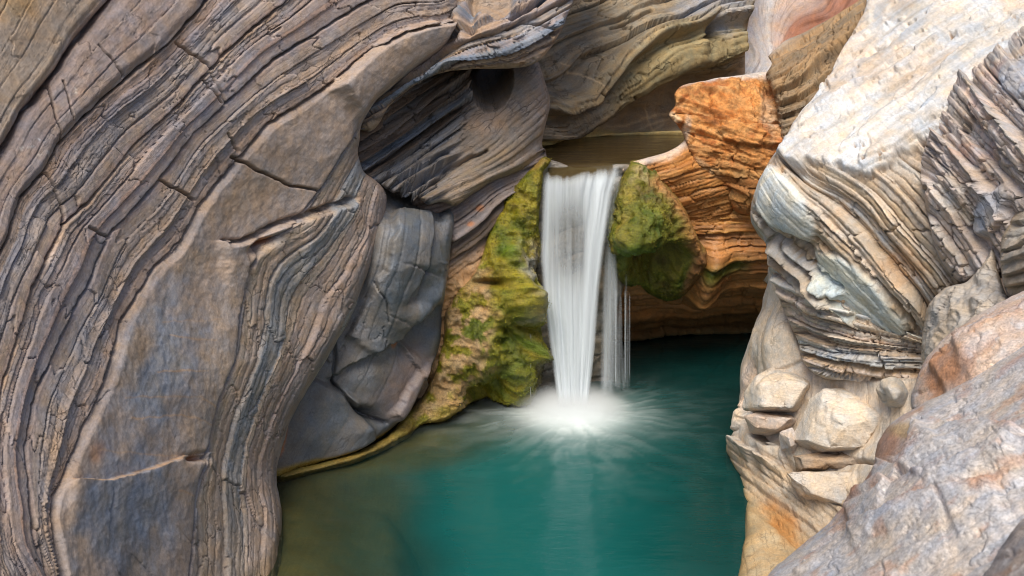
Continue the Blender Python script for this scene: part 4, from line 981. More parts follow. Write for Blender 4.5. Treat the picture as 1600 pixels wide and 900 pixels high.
# ------------------------------------------------------------------ big white rock on the right
wr_field = strata_field([(0, [(1330, 200), (1440, 270), (1520, 360), (1600, 460)]), (60, [(1260, 250), (1330, 290), (1400, 360), (1470, 440), (1520, 510)]),
                         (120, [(1205, 245), (1240, 290), (1290, 330), (1350, 390), (1420, 470), (1460, 540)]), (180, [(1178, 300), (1210, 345), (1270, 395), (1340, 455), (1420, 530)]),
                         (240, [(1170, 360), (1210, 400), (1270, 450), (1340, 505), (1400, 560)])])
WR_EDGE = ([1170, 1205, 1240, 1290, 1340, 1390, 1430, 1455, 1500, 1750], [225, 238, 262, 258, 278, 262, 243, 225, 330, 700])
wr_poly = [(1362, -20), (1352, 20), (1335, 55), (1312, 92), (1290, 130), (1262, 165), (1238, 192), (1222, 225), (1205, 245), (1190, 275), (1176, 310), (1174, 345), (1186, 368), (1196, 380), (1200, 400), (1205, 430), (1230, 440), (1270, 470), (1320, 500), (1400, 530), (1450, 545), (1500, 480), (1560, 380), (1640, 300), (1740, 200), (1740, -110), (1400, -110)]
wr_ctrl = [(1362, -20, 11.4), (1335, 55, 10.9), (1290, 130, 10.4), (1238, 192, 10.0), (1205, 245, 9.7), (1176, 310, 9.6), (1174, 345, 9.6), (1196, 380, 9.7), (1205, 430, 9.8), (1270, 470, 9.3), (1400, 530, 8.7), (1450, 545, 8.6),
           (1240, 290, 9.1), (1240, 350, 9.1), (1300, 250, 9.0), (1300, 330, 8.8), (1300, 420, 8.9), (1400, 120, 9.7), (1400, 250, 8.7), (1380, 380, 8.5), (1430, 470, 8.3), (1450, 0, 10.3), (1500, 100, 9.2), (1500, 250, 8.3), (1500, 400, 8.1), (1600, 0, 9.6), (1620, 200, 8.0), (1740, 100, 8.0), (1740, -100, 9.5), (1500, -100, 11.0), (1640, 320, 7.7)]
def wr_shape(c):
    sl_ = ss(-4, 4, c.y - np.interp(c.x, *WR_EDGE) + 10 * fbm(c.x / 22, c.y / 22, 0, 4, 3))          # below the bright top face the beds come out
    d1, i1, f1 = layers(c.s, c.t, 26, 0.12, 141, groove=0.09, gw=0.08, wob=0.22, tilt=-0.6, blk=130, blkamp=0.05)
    d2, i2, f2 = layers(c.s, c.t, 8, 0.045, 142, groove=0.035, gw=0.15, wob=0.25, blk=75, blkamp=0.014)
    c.i1, c.i2, c.sl = i1, i2, sl_
    c.pale = blob(c, 1225, 318, 70, 36, 48, 0.2, 0.2, 5)
    c.pale2 = blob(c, 1345, 450, 95, 30, 42, 0.2, 0.2, 6)
    sm = np.maximum(c.pale, c.pale2)
    top = 0.04 * f3(c.P, 1.1, 2, 4)
    # shallow flaked scars on the top face, stretched down the dip
    q = fbm((c.x * 0.55 + c.y * 0.83) / 30, (c.x * 0.83 - c.y * 0.55) / 150, 0, 3, 12)
    q = q + 0.05 * fbm(c.x / 8, c.y / 8, 0, 3, 16)
    top = top + 0.035 * ss(0.05, 0.065, q) + 0.03 * ss(-.25, -.235, q) + 0.028 * ss(.28, .295, q) + 0.018 * fbm((c.x * 0.55 + c.y * 0.83) / 6, (c.x * 0.83 - c.y * 0.55) / 55, 0, 4, 13)
    c.dip = fbm((c.x * 0.55 + c.y * 0.83) / 5, (c.x * 0.83 - c.y * 0.55) / 90, 0, 4, 15)
    pit = ss(.60, .68, fbm(c.x / 13, c.y / 9, 0, 3, 14))
    top = top - 0.05 * pit
    c.pit = pit * (1 - sl_); c.jn = 0.35 + 0.65 * sl_
    d = top * (1 - sl_) + sl_ * (d1 + d2 + 0.02 * f3(c.P, 6, 3, 4)) * (1 - 0.85 * sm) + 0.05 * sm
    d += 0.10 * (1 - sl_) + ledge(c, [(1440, 520), (1380, 440), (1330, 375), (1290, 335), (1250, 300), (1212, 262)], 0.07, 2, 50, 6, 7) + crack(c, [(1205, 372), (1240, 380), (1262, 400), (1300, 432), (1320, 445)], 4, 0.16, 5, 8) + ledge(c, [(1320, 445), (1290, 420), (1262, 400), (1235, 378), (1200, 372)], 0.12, 2, 40, 5, 8)
    d += ledge(c, [(1450, 530), (1400, 520), (1350, 490), (1310, 455), (1300, 430)], 0.12, 2, 40, 5, 17)
    for pl in ([(1370, 150), (1440, 120), (1500, 70)], [(1300, 190), (1360, 170)], [(1330, 120), (1400, 90), (1440, 50)], [(1240, 215), (1300, 150)], [(1400, 200), (1450, 190)]):
        d = d + crack(c, pl, 2.2, 0.035, 6, 9)
    return d + 0.006 * f3(c.P, 12, 4, 10)
def wr_col(c):
    n = f3(c.P, 1.7, 5, 7); n2 = f3(c.P, 6, 4, 8)
    top = palette([(0.48, 0.42, 0.35), (0.58, 0.53, 0.47), (0.56, 0.56, 0.55), (0.58, 0.49, 0.40), (0.50, 0.50, 0.51)], 0.5 + 0.5 * n + 0.25 * n2)
    top = mix(top, (0.48, 0.30, 0.16), 0.7 * ss(0.62, 0.8, f3(c.P, 4.2, 4, 9)))
    top = top * (1 + 0.30 * c.dip)[:, None]
    top = mix(top, (0.36, 0.22, 0.12), 0.7 * c.pit)
    bed = palette([(0.46, 0.37, 0.28), (0.58, 0.50, 0.41), (0.40, 0.31, 0.21), (0.55, 0.53, 0.49), (0.46, 0.35, 0.24)], rand_i(c.i1, 3) * 0.5 + rand_i(c.i2, 4) * 0.5)
    bed = mix(bed, (0.42, 0.24, 0.11), 0.5 * ss(.1, .5, f3(c.P, 3, 4, 11)))
    col = top * (1 - c.sl[:, None]) + bed * c.sl[:, None]
    col = mix(col, (0.66, 0.70, 0.68), 0.9 * c.pale)
    col = mix(col, (0.55, 0.61, 0.59), 0.9 * c.pale2)
    return col
rock('white_rock', wr_poly, wr_ctrl, wr_shape, wr_col, lambda c: np.where(c.sl < .5, 20, np.searchsorted([0, 26, 52, 78, 104, 130, 156, 182, 208, 234], c.s)), mat=M_PALE, field=wr_field, rpx=24, rm=0.45, skirt=1.5, seed=16, tdir=(.8, .6),
     label='large white weathered rock with a bright sloping face, right of the cave', cat='rock')

# ------------------------------------------------------------------ mauve splintered rock, upper right
mv_field = strata_field([(0, [(1420, 240), (1480, 120), (1560, 40), (1650, -30)]), (50, [(1430, 300), (1520, 180), (1620, 90), (1700, 50)]), (110, [(1440, 330), (1520, 290), (1600, 240), (1720, 180)]), (160, [(1440, 420), (1520, 380), (1620, 340), (1720, 290)])])
mv_field2 = strata_field([(0, [(1440, 230), (1510, 310), (1590, 420)]), (120, [(1480, 130), (1560, 220), (1680, 360)]), (240, [(1560, 60), (1640, 150), (1740, 260)])])
mv_poly = [(1437, 255), (1446, 225), (1460, 185), (1478, 150), (1500, 120), (1530, 95), (1560, 72), (1600, 35), (1680, -20), (1750, -40), (1750, 420), (1640, 450), (1540, 430), (1500, 440), (1465, 400), (1450, 340), (1440, 295)]
mv_ctrl = [(1437, 255, 8.3), (1460, 185, 8.5), (1500, 120, 8.7), (1560, 72, 8.7), (1600, 35, 8.8), (1680, -20, 8.8), (1450, 340, 8.05), (1500, 430, 7.8), (1500, 250, 7.9), (1520, 350, 7.75), (1560, 200, 7.7), (1600, 120, 7.8), (1600, 300, 7.2), (1580, 420, 7.3), (1740, 0, 8.0), (1740, 200, 6.8), (1740, 420, 6.6)]
def mv_shape(c):
    d1, i1, f1 = layers(c.s, c.t, 38, 0.13, 151, groove=0.07, gw=0.06, wob=0.4, tilt=0.6, blk=85, blkamp=0.10)
    d2, i2, f2 = layers(c.s, c.t, 12, 0.035, 152, groove=0.03, gw=0.13, wob=0.5, blk=40, blkamp=0.03)
    c.i1, c.i2 = i1, i2
    c.fl = np.maximum(blob(c, 1590, 120, 36, 34, -40, .3, .2, 4), blob(c, 1545, 330, 20, 50, 30, .3, .2, 5))
    return (d1 + d2) * (1 - .8 * c.fl) + 0.03 * c.fl + 0.04 * f3(c.P, 3, 4, 4) + 0.015 * f3(c.P, 12, 3, 5)
def mv_col(c):
    col = palette([(0.42, 0.36, 0.31), (0.50, 0.43, 0.39), (0.38, 0.35, 0.32), (0.52, 0.42, 0.36), (0.48, 0.46, 0.44)], rand_i(c.i1, 3) * 0.4 + rand_i(c.i2, 4) * 0.6)
    col = mix(col, (0.36, 0.37, 0.40), .8 * c.fl)
    col = mix(col, (0.46, 0.29, 0.22), 0.5 * ss(.2, .5, f3(c.P, 3.5, 4, 6)))
    return mix(col, (0.50, 0.48, 0.43), 0.6 * blob(c, 1490, 320, 60, 12, 45, .5, .4, 7))
rock('splintered_rock', mv_poly, mv_ctrl, mv_shape, mv_col, lambda c: np.searchsorted([30, 60, 90, 120, 150, 180, 210], c.s), mat=M_ROCK, field=mv_field2, rpx=10, rm=0.2, skirt=1.2, seed=17, tdir=(.7, .8),
     label='mauve-grey splintered rock of small broken layers at the upper right edge', cat='rock')

# ------------------------------------------------------------------ grooved knob at the right edge and the fluted foot under it
kn_poly = [(1562, 400), (1565, 370), (1580, 340), (1600, 315), (1660, 280), (1750, 270), (1750, 520), (1650, 510), (1590, 490), (1570, 450)]
kn_ctrl = [(1562, 400, 7.1), (1580, 340, 7.2), (1660, 280, 7.2), (1750, 270, 7.0), (1750, 520, 6.0), (1650, 500, 6.3), (1590, 480, 6.8), (1610, 400, 6.6), (1690, 380, 6.2)]
def kn_shape(c):
    d1, i1, f1 = layers(c.y + 0.3 * c.x, c.x, 20, 0.09, 161, groove=0.06, gw=0.14, wob=0.6, tilt=.5); c.i1 = i1
    return d1 + 0.05 * f3(c.P, 3, 4, 4) + 0.02 * f3(c.P, 10, 3, 5)
rock('knob_rock', kn_poly, kn_ctrl, kn_shape, lambda c: palette([(0.34, 0.29, 0.22), (0.42, 0.36, 0.29), (0.28, 0.22, 0.15)], rand_i(c.i1, 3) * .6 + .4 * (0.5 + 0.5 * f3(c.P, 5, 3, 3))), mat=M_ROCK, rpx=14, rm=0.3, skirt=0.9, seed=18,
     label='rounded grooved tan knob of rock at the right edge, mid height', cat='rock')
ft_poly = [(1442, 520), (1450, 480), (1475, 450), (1510, 440), (1535, 410), (1550, 380), (1558, 420), (1580, 470), (1640, 480), (1600, 540), (1500, 580), (1450, 600), (1440, 560)]
ft_ctrl = [(1442, 520, 7.9), (1475, 450, 7.8), (1550, 380, 7.6), (1580, 470, 7.0), (1640, 480, 6.6), (1600, 540, 6.5), (1500, 570, 7.0), (1445, 590, 7.6), (1510, 490, 7.3)]
def ft_shape(c):
    s = c.x * 0.75 + c.y * 0.5
    d1, i1, f1 = layers(s, c.y, 15, 0.07, 171, groove=0.04, gw=0.2, wob=0.7); c.i1 = i1
    return d1 + 0.06 * f3(c.P, 4, 4, 4, True) + 0.025 * f3(c.P, 12, 3, 5)
rock('pitted_rock', ft_poly, ft_ctrl, ft_shape, lambda c: palette([(0.40, 0.37, 0.33), (0.48, 0.43, 0.37), (0.36, 0.31, 0.25)], 0.5 + 0.6 * f3(c.P, 3, 4, 3)), mat=M_ROCK, rpx=10, rm=0.25, skirt=0.9, seed=19,
     label='pale pitted rock with fluted sides above the pink foreground boulder', cat='rock')

# ------------------------------------------------------------------ stacked thin ledges under the white rock
lg_field = strata_field([(0, [(1195, 420), (1260, 450), (1340, 490), (1450, 530)]), (50, [(1205, 480), (1260, 510), (1340, 530), (1450, 545)]), (100, [(1215, 520), (1270, 545), (1350, 560), (1450, 568)]), (160, [(1230, 560), (1290, 585), (1370, 602), (1450, 610)])])
lg_poly = [(1200, 395), (1240, 410), (1300, 440), (1380, 480), (1460, 500), (1460, 600), (1435, 612), (1400, 606), (1370, 602), (1330, 595), (1290, 592), (1268, 580), (1252, 560), (1248, 535), (1236, 510), (1222, 480), (1212, 450), (1205, 425)]
lg_ctrl = [(1200, 395, 9.75), (1240, 410, 9.3), (1380, 480, 8.7), (1460, 500, 8.4), (1460, 600, 8.3), (1400, 604, 8.5), (1330, 592, 8.75), (1268, 580, 9.1), (1248, 535, 9.3), (1222, 480, 9.6), (1300, 520, 8.85), (1380, 550, 8.5), (1320, 570, 8.7)]
def lg_shape(c):
    d1, i1, f1 = layers(c.s, c.t, 26, 0.12, 181, groove=0.12, gw=0.10, wob=0.16, tilt=-0.4, blk=80, blkamp=0.10)
    d2, i2, f2 = layers(c.s, c.t, 8.5, 0.07, 182, groove=0.05, gw=0.14, wob=0.2, blk=44, blkamp=0.04)
    c.i1, c.i2 = i1, i2
    return d1 + d2 + 0.03 * f3(c.P, 4, 4, 4) 
def lg_col(c):
    col = palette([(0.50, 0.38, 0.27), (0.62, 0.56, 0.48), (0.44, 0.32, 0.21), (0.56, 0.58, 0.57), (0.64, 0.53, 0.44), (0.40, 0.27, 0.17)], rand_i(c.i1, 5) * 0.4 + rand_i(c.i2, 4) * 0.6)
    col = mix(col, (0.40, 0.43, 0.46), 0.7 * blob(c, 1330, 560, 90, 14, 8, .6, .5, 4))
    return mix(col, (0.56, 0.44, 0.36), 0.6 * blob(c, 1240, 480, 34, 40, 40, .6, .5, 5))
rock('ledge_stack', lg_poly, lg_ctrl, lg_shape, lg_col, lambda c: np.floor(c.s / 26 + 0.3).astype(int), mat=M_ROCK, field=lg_field, rpx=8, rm=0.14, skirt=0.9, seed=20, tdir=(1, .2), wob=1.0,
     label='stack of thin cream and brown ledges beneath the white rock', cat='rock ledge')

# ------------------------------------------------------------------ pale rounded bank beside the pool, right
pb_field = strata_field([(0, [(1200, 420), (1170, 540), (1140, 690)]), (60, [(1230, 500), (1230, 600), (1190, 700), (1230, 800)]), (130, [(1300, 580), (1300, 680), (1260, 740), (1300, 830)])])
pb_poly = [(1203, 415), (1222, 430), (1235, 480), (1250, 530), (1275, 575), (1340, 585), (1440, 590), (1500, 620), (1480, 720), (1400, 800), (1330, 900), (1300, 1000), (1140, 1010), (1150, 900), (1160, 840), (1163, 790), (1150, 740), (1134, 700), (1150, 665), (1155, 620), (1158, 570), (1175, 520), (1192, 470), (1200, 440)]
pb_ctrl = [(1203, 415, 10.6), (1192, 470, 10.6), (1175, 520, 10.5), (1158, 570, 10.45), (1155, 620, 10.4), (1150, 665, 10.3), (1134, 700, 10.2), (1150, 740, 9.7), (1163, 790, 9.0), (1160, 840, 8.45), (1150, 900, 7.8), (1140, 1010, 6.9),
           (1222, 430, 10.2), (1250, 530, 9.6), (1275, 575, 9.4), (1215, 520, 9.9), (1205, 600, 9.75), (1210, 660, 9.6), (1190, 700, 9.6), (1250, 640, 9.35), (1300, 600, 9.1), (1320, 660, 8.9), (1250, 700, 9.1), (1260, 760, 8.75), (1400, 620, 8.4), (1500, 620, 7.8), (1400, 720, 7.9), (1330, 760, 8.2), (1240, 820, 8.4), (1210, 880, 7.7), (1300, 880, 7.4), (1300, 1000, 6.6)]
def pb_shape(c):
    d1, i1, f1 = layers(c.s, c.t, 30, 0.05, 191, groove=0.03, gw=0.12, wob=0.6); c.i1 = i1
    d = 0.05 * f3(c.P, 1.8, 3, 4) + 0.06 * f3(c.P, 1.4, 2, 45, True) + 0.012 * f3(c.P, 12, 4, 5) + d1 * 0.5
    d += ledge(c, [(1262, 690), (1240, 700), (1205, 695), (1176, 668), (1168, 640)], 0.14, 2, 40, 4, 46) + ledge(c, [(1290, 780), (1240, 745), (1200, 715), (1160, 690), (1140, 690)], 0.12, 2, 40, 4, 47)
    d += bump(c, 1215, 540, 26, 60, 10, 0.12) - crack(c, [(1160, 640), (1200, 590), (1260, 560)], 3, -.05, 3, 3)
    # shelf line and overhung toe with thin beds below
    toe = ss(690, 730, c.y - 0.45 * (c.x - 1180)); c.toe = toe
    dl, c.i2, _ = layers(c.y - 0.75 * c.x, c.x, 14, 0.06, 192, groove=0.05, gw=0.16, wob=0.5)
    band = toe * (1 - ss(780, 815, c.y - 0.9 * (c.x - 1180)))
    d += band * (dl - 0.08) + crack(c, [(1170, 655), (1210, 700), (1270, 695), (1320, 720), (1380, 725)], 4, .12, 3, 6)
    d += crack(c, [(1180, 575), (1172, 610), (1160, 640)], 2.5, .05, 2, 8)
    c.band = band
    return d
def pb_col(c):
    col = palette([(0.52, 0.43, 0.33), (0.61, 0.53, 0.43), (0.57, 0.50, 0.42), (0.50, 0.39, 0.28)], 0.5 + 0.6 * f3(c.P, 1.8, 5, 6))
    col = mix(col, (0.40, 0.31, 0.21), 0.7 * c.band)
    low = ss(730, 775, c.y - 0.8 * (c.x - 1150)) 
    col = mix(col, (0.46, 0.33, 0.17), 0.85 * low)
    col = mix(col, (0.44, 0.20, 0.05), 0.8 * blob(c, 1222, 815, 22, 50, -35, .6, .4, 4))
    col = mix(col, (0.58, 0.44, 0.36), 0.6 * blob(c, 1170, 600, 14, 60, 8, .6, .4, 5))
    wl = 1 - ss(0.0, 0.10, c.P[:, 2]); col = mix(col, (0.24, 0.17, 0.07), wl * .8)
    return col
rock('pale_bank', pb_poly, pb_ctrl, pb_shape, pb_col, lambda c: np.where(c.band > .5, 1, np.where(c.toe > .5, 2, 0)), part_name='rock_block', mat=M_PALE, field=pb_field, rpx=14, rm=0.3, skirt=1.2, seed=21, tdir=(1, .3),
     label='pale cream water-worn bank rising from the right side of the pool', cat='rock')

# loose stones wedged on the bank
CR = [(0.54, 0.46, 0.37), (0.63, 0.56, 0.47), (0.59, 0.50, 0.40)]
chiselled('stone', [(1236, 688), (1252, 660), (1264, 624), (1286, 606), (1322, 606), (1342, 614), (1376, 618), (1394, 640), (1390, 672), (1362, 694), (1352, 712), (1318, 716), (1270, 713)], 8.95,
          [(1285, 622, 8.72), (1340, 628, 8.6), (1258, 688, 8.66), (1296, 700, 8.45), (1352, 700, 8.4), (1318, 668, 8.42), (1380, 648, 8.5)], CR, 'large cream angular stone resting on the pale bank under the ledge stack', 31, .5, M_PALE)
chiselled('stone', [(1160, 640), (1162, 612), (1180, 588), (1206, 574), (1240, 574), (1268, 584), (1288, 602), (1278, 632), (1252, 652), (1214, 650), (1180, 648)], 9.7,
          [(1186, 600, 9.4), (1225, 590, 9.3), (1262, 600, 9.2), (1236, 638, 9.1), (1190, 636, 9.25)], CR, 'smooth cream stone at the pool edge, left of the large angular stone', 36, .5, M_PALE, bevel=0.03)
chiselled('stone', [(1368, 610), (1376, 594), (1396, 588), (1414, 597), (1424, 616), (1418, 638), (1398, 640), (1378, 630)], 8.35, [(1388, 604, 8.15), (1406, 612, 8.1), (1398, 626, 8.08)],
          [(0.52, 0.47, 0.40), (0.48, 0.46, 0.43), (0.56, 0.45, 0.35)], 'small rounded cream stone beside the ledge stack, above the speckled boulder', 32, .25, M_PALE, bevel=0.02)
chiselled('stone', [(1162, 650), (1180, 644), (1236, 646), (1256, 656), (1248, 670), (1200, 682), (1172, 676)], 9.5, [(1185, 652, 9.28), (1235, 654, 9.12), (1215, 672, 9.16), (1180, 668, 9.3)], [(0.54, 0.43, 0.35), (0.60, 0.49, 0.40)], 'flat pinkish stone wedged low on the bank near the pool', 33, .3, M_PALE)
chiselled('stone', [(1240, 712), (1300, 704), (1366, 706), (1378, 724), (1372, 738), (1310, 740), (1244, 736)], 8.75, [(1252, 716, 8.62), (1365, 714, 8.42), (1368, 732, 8.4), (1256, 732, 8.6), (1310, 722, 8.48)], [(0.34, 0.25, 0.17), (0.44, 0.34, 0.25)], 'brown layered slab lying under the large cream stone', 34, .4, M_ROCK, bevel=.006, rough=0.022)
chiselled('stone', [(1226, 738), (1300, 733), (1376, 731), (1366, 770), (1330, 812), (1292, 806), (1250, 776)], 8.6, [(1240, 744, 8.5), (1362, 738, 8.2), (1322, 790, 8.15), (1270, 772, 8.3)], [(0.52, 0.46, 0.39), (0.58, 0.51, 0.43)], 'pale grey wedge-shaped stone below the brown slab', 35, .4, M_PALE)
chiselled('stone', [(1216, 676), (1238, 668), (1252, 690), (1240, 712), (1220, 704)], 9.0, [(1232, 684, 8.8), (1236, 698, 8.75)], [(0.56, 0.50, 0.46), (0.62, 0.58, 0.55)], 'small white stone wedged against the left foot of the large cream stone', 37, .3, M_PALE)

# ------------------------------------------------------------------ foreground boulders, lower right
def fore(name, poly, ctrl, cols, label, seed, spots=(), cracks=(), lay=0.03, ang=(-.45, 1), rust=0.5):
    def sh(c):
        s = c.x * -ang[0] + c.y * ang[1]
        d1, c.i1, _ = layers(s, c.x, 34, lay, seed + 300, groove=lay * .7, gw=.1, wob=.8, blk=140, blkamp=lay)
        d = d1 * 0.35 + 0.02 * f3(c.P, 1.0, 2, seed) + 0.012 * f3(c.P, 1.2, 2, seed + 4, True) + 0.006 * f3(c.P, 9, 4, seed) + 0.004 * f3(c.P, 30, 4, seed)
        for pl, wd, dp in cracks: d = d + ledge(c, pl[::-1], dp, 2.0, 70, 6, seed + 3) + crack(c, pl, 2.0, 0.03, 6, seed + 3)
        return d
    def co(c):
        col = palette(cols, 0.5 + 0.45 * f3(c.P, 3, 5, seed + 1) + 0.25 * f3(c.P, 16, 3, seed + 2))
        v = f3(c.P, 7, 5, seed + 6)
        sk = fbm((c.x * .5 + c.y * .86) / 9, (c.x * .86 - c.y * .5) / 60, 0, 4, seed + 9)
        col = mix(col, (0.58, 0.52, 0.47), 0.6 * ss(.15, .4, sk)); col = mix(col, (0.45, 0.27, 0.18), 0.5 * ss(.2, .45, -sk))
        col = mix(col, (0.46, 0.25, 0.15), rust * ss(.15, .4, v) * ss(-.2, .3, f3(c.P, 1.5, 3, seed + 7)))
        col = mix(col, (0.60, 0.56, 0.53), 0.75 * ss(.25, .45, f3(c.P, 24, 3, seed + 8)))
        for pl, wd, dp in cracks:
            dd, *_ = seg_dist(c.x + 9 * fbm(c.x / 20, c.y / 20, 0, 3, seed), c.y + 9 * fbm(c.x / 20, c.y / 20, 5, 3, seed), pl)
            col = mix(col, (0.46, 0.24, 0.14), 0.55 * np.exp(-(dd / 9) ** 2) * ss(-.3, .3, v))
        for b in spots: col = mix(col, b[-1], 0.85 * blob(c, *b[:-1]))
        return col
    rock(name, poly, ctrl, sh, co, mat=M_FORE, rpx=26, rm=.22, skirt=.6, seed=seed, label=label, cat='boulder', wob=3, step=2.2)
SPK = [(0.36, 0.36, 0.37), (0.48, 0.455, 0.435), (0.41, 0.405, 0.415), (0.54, 0.49, 0.455)]
fore('boulder', [(1430, 600), (1445, 560), (1480, 525), (1530, 490), (1600, 455), (1700, 410), (1760, 400), (1760, 620), (1600, 640), (1480, 660), (1425, 640)],
     [(1430, 600, 5.9), (1480, 525, 6.1), (1600, 455, 6.0), (1760, 400, 5.7), (1760, 620, 4.4), (1600, 600, 4.9), (1480, 640, 5.3), (1520, 560, 5.5), (1640, 520, 5.3)],
     [(0.48, 0.36, 0.28), (0.54, 0.43, 0.36), (0.60, 0.52, 0.46)], 'pinkish orange boulder in front of the pale pitted rock, right edge', 41, [(1480, 580, 50, 40, -30, .6, .4, 3, (0.45, 0.22, 0.11))], [([(1460, 560), (1520, 530), (1600, 505), (1700, 480)], 3, .06), ([(1500, 520), (1580, 490), (1680, 455)], 3, .05)], lay=.07, rust=.5)
fore('boulder', [(1195, 905), (1240, 862), (1280, 830), (1330, 775), (1360, 735), (1372, 690), (1400, 655), (1450, 628), (1500, 600), (1560, 560), (1640, 515), (1770, 470), (1770, 1010), (1500, 1015), (1180, 1010)],
     [(1195, 905, 4.6), (1280, 830, 4.9), (1330, 775, 5.0), (1360, 735, 5.1), (1400, 655, 5.3), (1500, 600, 5.2), (1640, 515, 5.0), (1770, 470, 4.7), (1770, 1010, 2.4), (1500, 1015, 2.8), (1180, 1010, 3.9), (1400, 800, 4.2), (1500, 700, 4.4), (1600, 800, 3.5), (1450, 900, 3.5), (1650, 640, 4.1), (1300, 900, 4.1)],
     SPK, 'large speckled blue-grey boulder with rusty edges filling the lower right corner', 42,
     [(1330, 770, 60, 40, -40, .6, .6, 3, (0.40, 0.20, 0.12)), (1385, 690, 26, 40, 30, .6, .5, 4, (0.36, 0.20, 0.13)), (1410, 670, 22, 14, 0, .6, .5, 5, (0.42, 0.30, 0.16))],
     [([(1330, 785), (1400, 765), (1480, 760), (1560, 730), (1640, 690)], 3.5, .07), ([(1440, 668), (1500, 676), (1600, 680)], 4, .09), ([(1250, 890), (1350, 830), (1450, 795), (1560, 770)], 3, .03), ([(1380, 720), (1420, 735), (1450, 690)], 4, .06)], lay=.05)
fore('boulder', [(1535, 905), (1556, 868), (1576, 838), (1612, 800), (1760, 730), (1780, 1010), (1500, 1010)], [(1520, 905, 3.0), (1570, 810, 3.15), (1610, 770, 3.2), (1760, 700, 3.0), (1780, 1010, 1.9), (1500, 1010, 2.6), (1620, 900, 2.6)],
     [(0.26, 0.23, 0.22), (0.36, 0.32, 0.30), (0.40, 0.31, 0.25)], 'dark grey and brown stone in the extreme lower right corner', 43, [(1560, 845, 26, 12, -20, .5, .4, 3, (0.12, 0.11, 0.115)), (1590, 800, 26, 14, -30, .5, .4, 4, (0.45, 0.26, 0.14))], lay=.05)

# ================================================================== WATER
def pool_depth(x, y):
    """water depth of the lower pool: a shallow shelf along the left bank dropping to a deep basin"""
    bank = np.interp(y, [4, 7.8, 9.75, 10.2, 11.3, 12.1, 16], [-2.0, -1.9, -2.3, -1.6, -0.8, -0.3, -0.2])
    d = x - bank
    return 0.10 + 0.30 * ss(0.0, 0.8, d) + 2.2 * ss(0.85, 2.1, d + 0.15 * vn(x * 1.5, y * 1.5, 0, 3))

def water_material(name, deep, opac, foam=None, rough=0.06):
    m = bpy.data.materials.new(name); m.use_nodes = True
    nt = m.node_tree; nt.nodes.clear(); L = nt.links.new
    out = nd(nt, 'ShaderNodeOutputMaterial')
    dep = nd(nt, 'ShaderNodeAttribute', attribute_name='murk')
    tc = nd(nt, 'ShaderNodeTexCoord')
    dif = nd(nt, 'ShaderNodeBsdfDiffuse'); light_and_bubbles = nd(nt, 'ShaderNodeAttribute', attribute_name='light_and_bubbles')
    cm = nd(nt, 'ShaderNodeMix', data_type='RGBA'); cm.inputs['A'].default_value = (*[v * 0.22 for v in deep], 1); cm.inputs['B'].default_value = (*deep, 1)  # dark end is the shade painted into the water colour
    L(light_and_bubbles.outputs['Fac'], cm.inputs[0]); L(cm.outputs['Result'], dif.inputs[0])
    tr = nd(nt, 'ShaderNodeBsdfTransparent'); tr.inputs[0].default_value = (0.76, 0.83, 0.70, 1)
    body = nd(nt, 'ShaderNodeMixShader'); L(dep.outputs['Fac'], body.inputs[0]); L(tr.outputs[0], body.inputs[1]); L(dif.outputs[0], body.inputs[2])
    n1 = nd(nt, 'ShaderNodeTexNoise', i_Scale=3.0, i_Detail=4.0, i_Roughness=0.55); 
    mp = nd(nt, 'ShaderNodeMapping'); mp.inputs['Scale'].default_value = (0.7, 2.2, 1.0); L(tc.outputs['Object'], mp.inputs[0]); L(mp.outputs[0], n1.inputs['Vector'])
    bp = nd(nt, 'ShaderNodeBump', i_Strength=0.22, i_Distance=0.05); L(n1.outputs[0], bp.inputs['Height'])
    gl = nd(nt, 'ShaderNodeBsdfGlossy', i_Roughness=rough); L(bp.outputs[0], gl.inputs['Normal'])
    fr = nd(nt, 'ShaderNodeFresnel'); fr.inputs[0].default_value = 1.33; L(bp.outputs[0], fr.inputs['Normal'])
    mx = nd(nt, 'ShaderNodeMixShader'); L(fr.outputs[0], mx.inputs[0]); L(body.outputs[0], mx.inputs[1]); L(gl.outputs[0], mx.inputs[2])
    last = mx
    if foam:
        # streaks of froth running out from where the fall lands
        fa = nd(nt, 'ShaderNodeAttribute', attribute_name='froth')
        fd = nd(nt, 'ShaderNodeBsdfDiffuse'); fd.inputs[0].default_value = (0.80, 0.86, 0.87, 1)
        mf = nd(nt, 'ShaderNodeMixShader'); L(fa.outputs['Fac'], mf.inputs[0]); L(mx.outputs[0], mf.inputs[1]); L(fd.outputs[0], mf.inputs[2]); last = mf
    L(last.outputs[0], out.inputs[0])
    return m

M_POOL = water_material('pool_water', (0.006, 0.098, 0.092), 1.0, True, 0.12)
M_UPPER = water_material('upper_pool_water', (0.10, 0.066, 0.026), 1.0, None, 0.03)
SPLASH = W(893, 645, float(YZ(645))); SPLASH[2] = 0.0

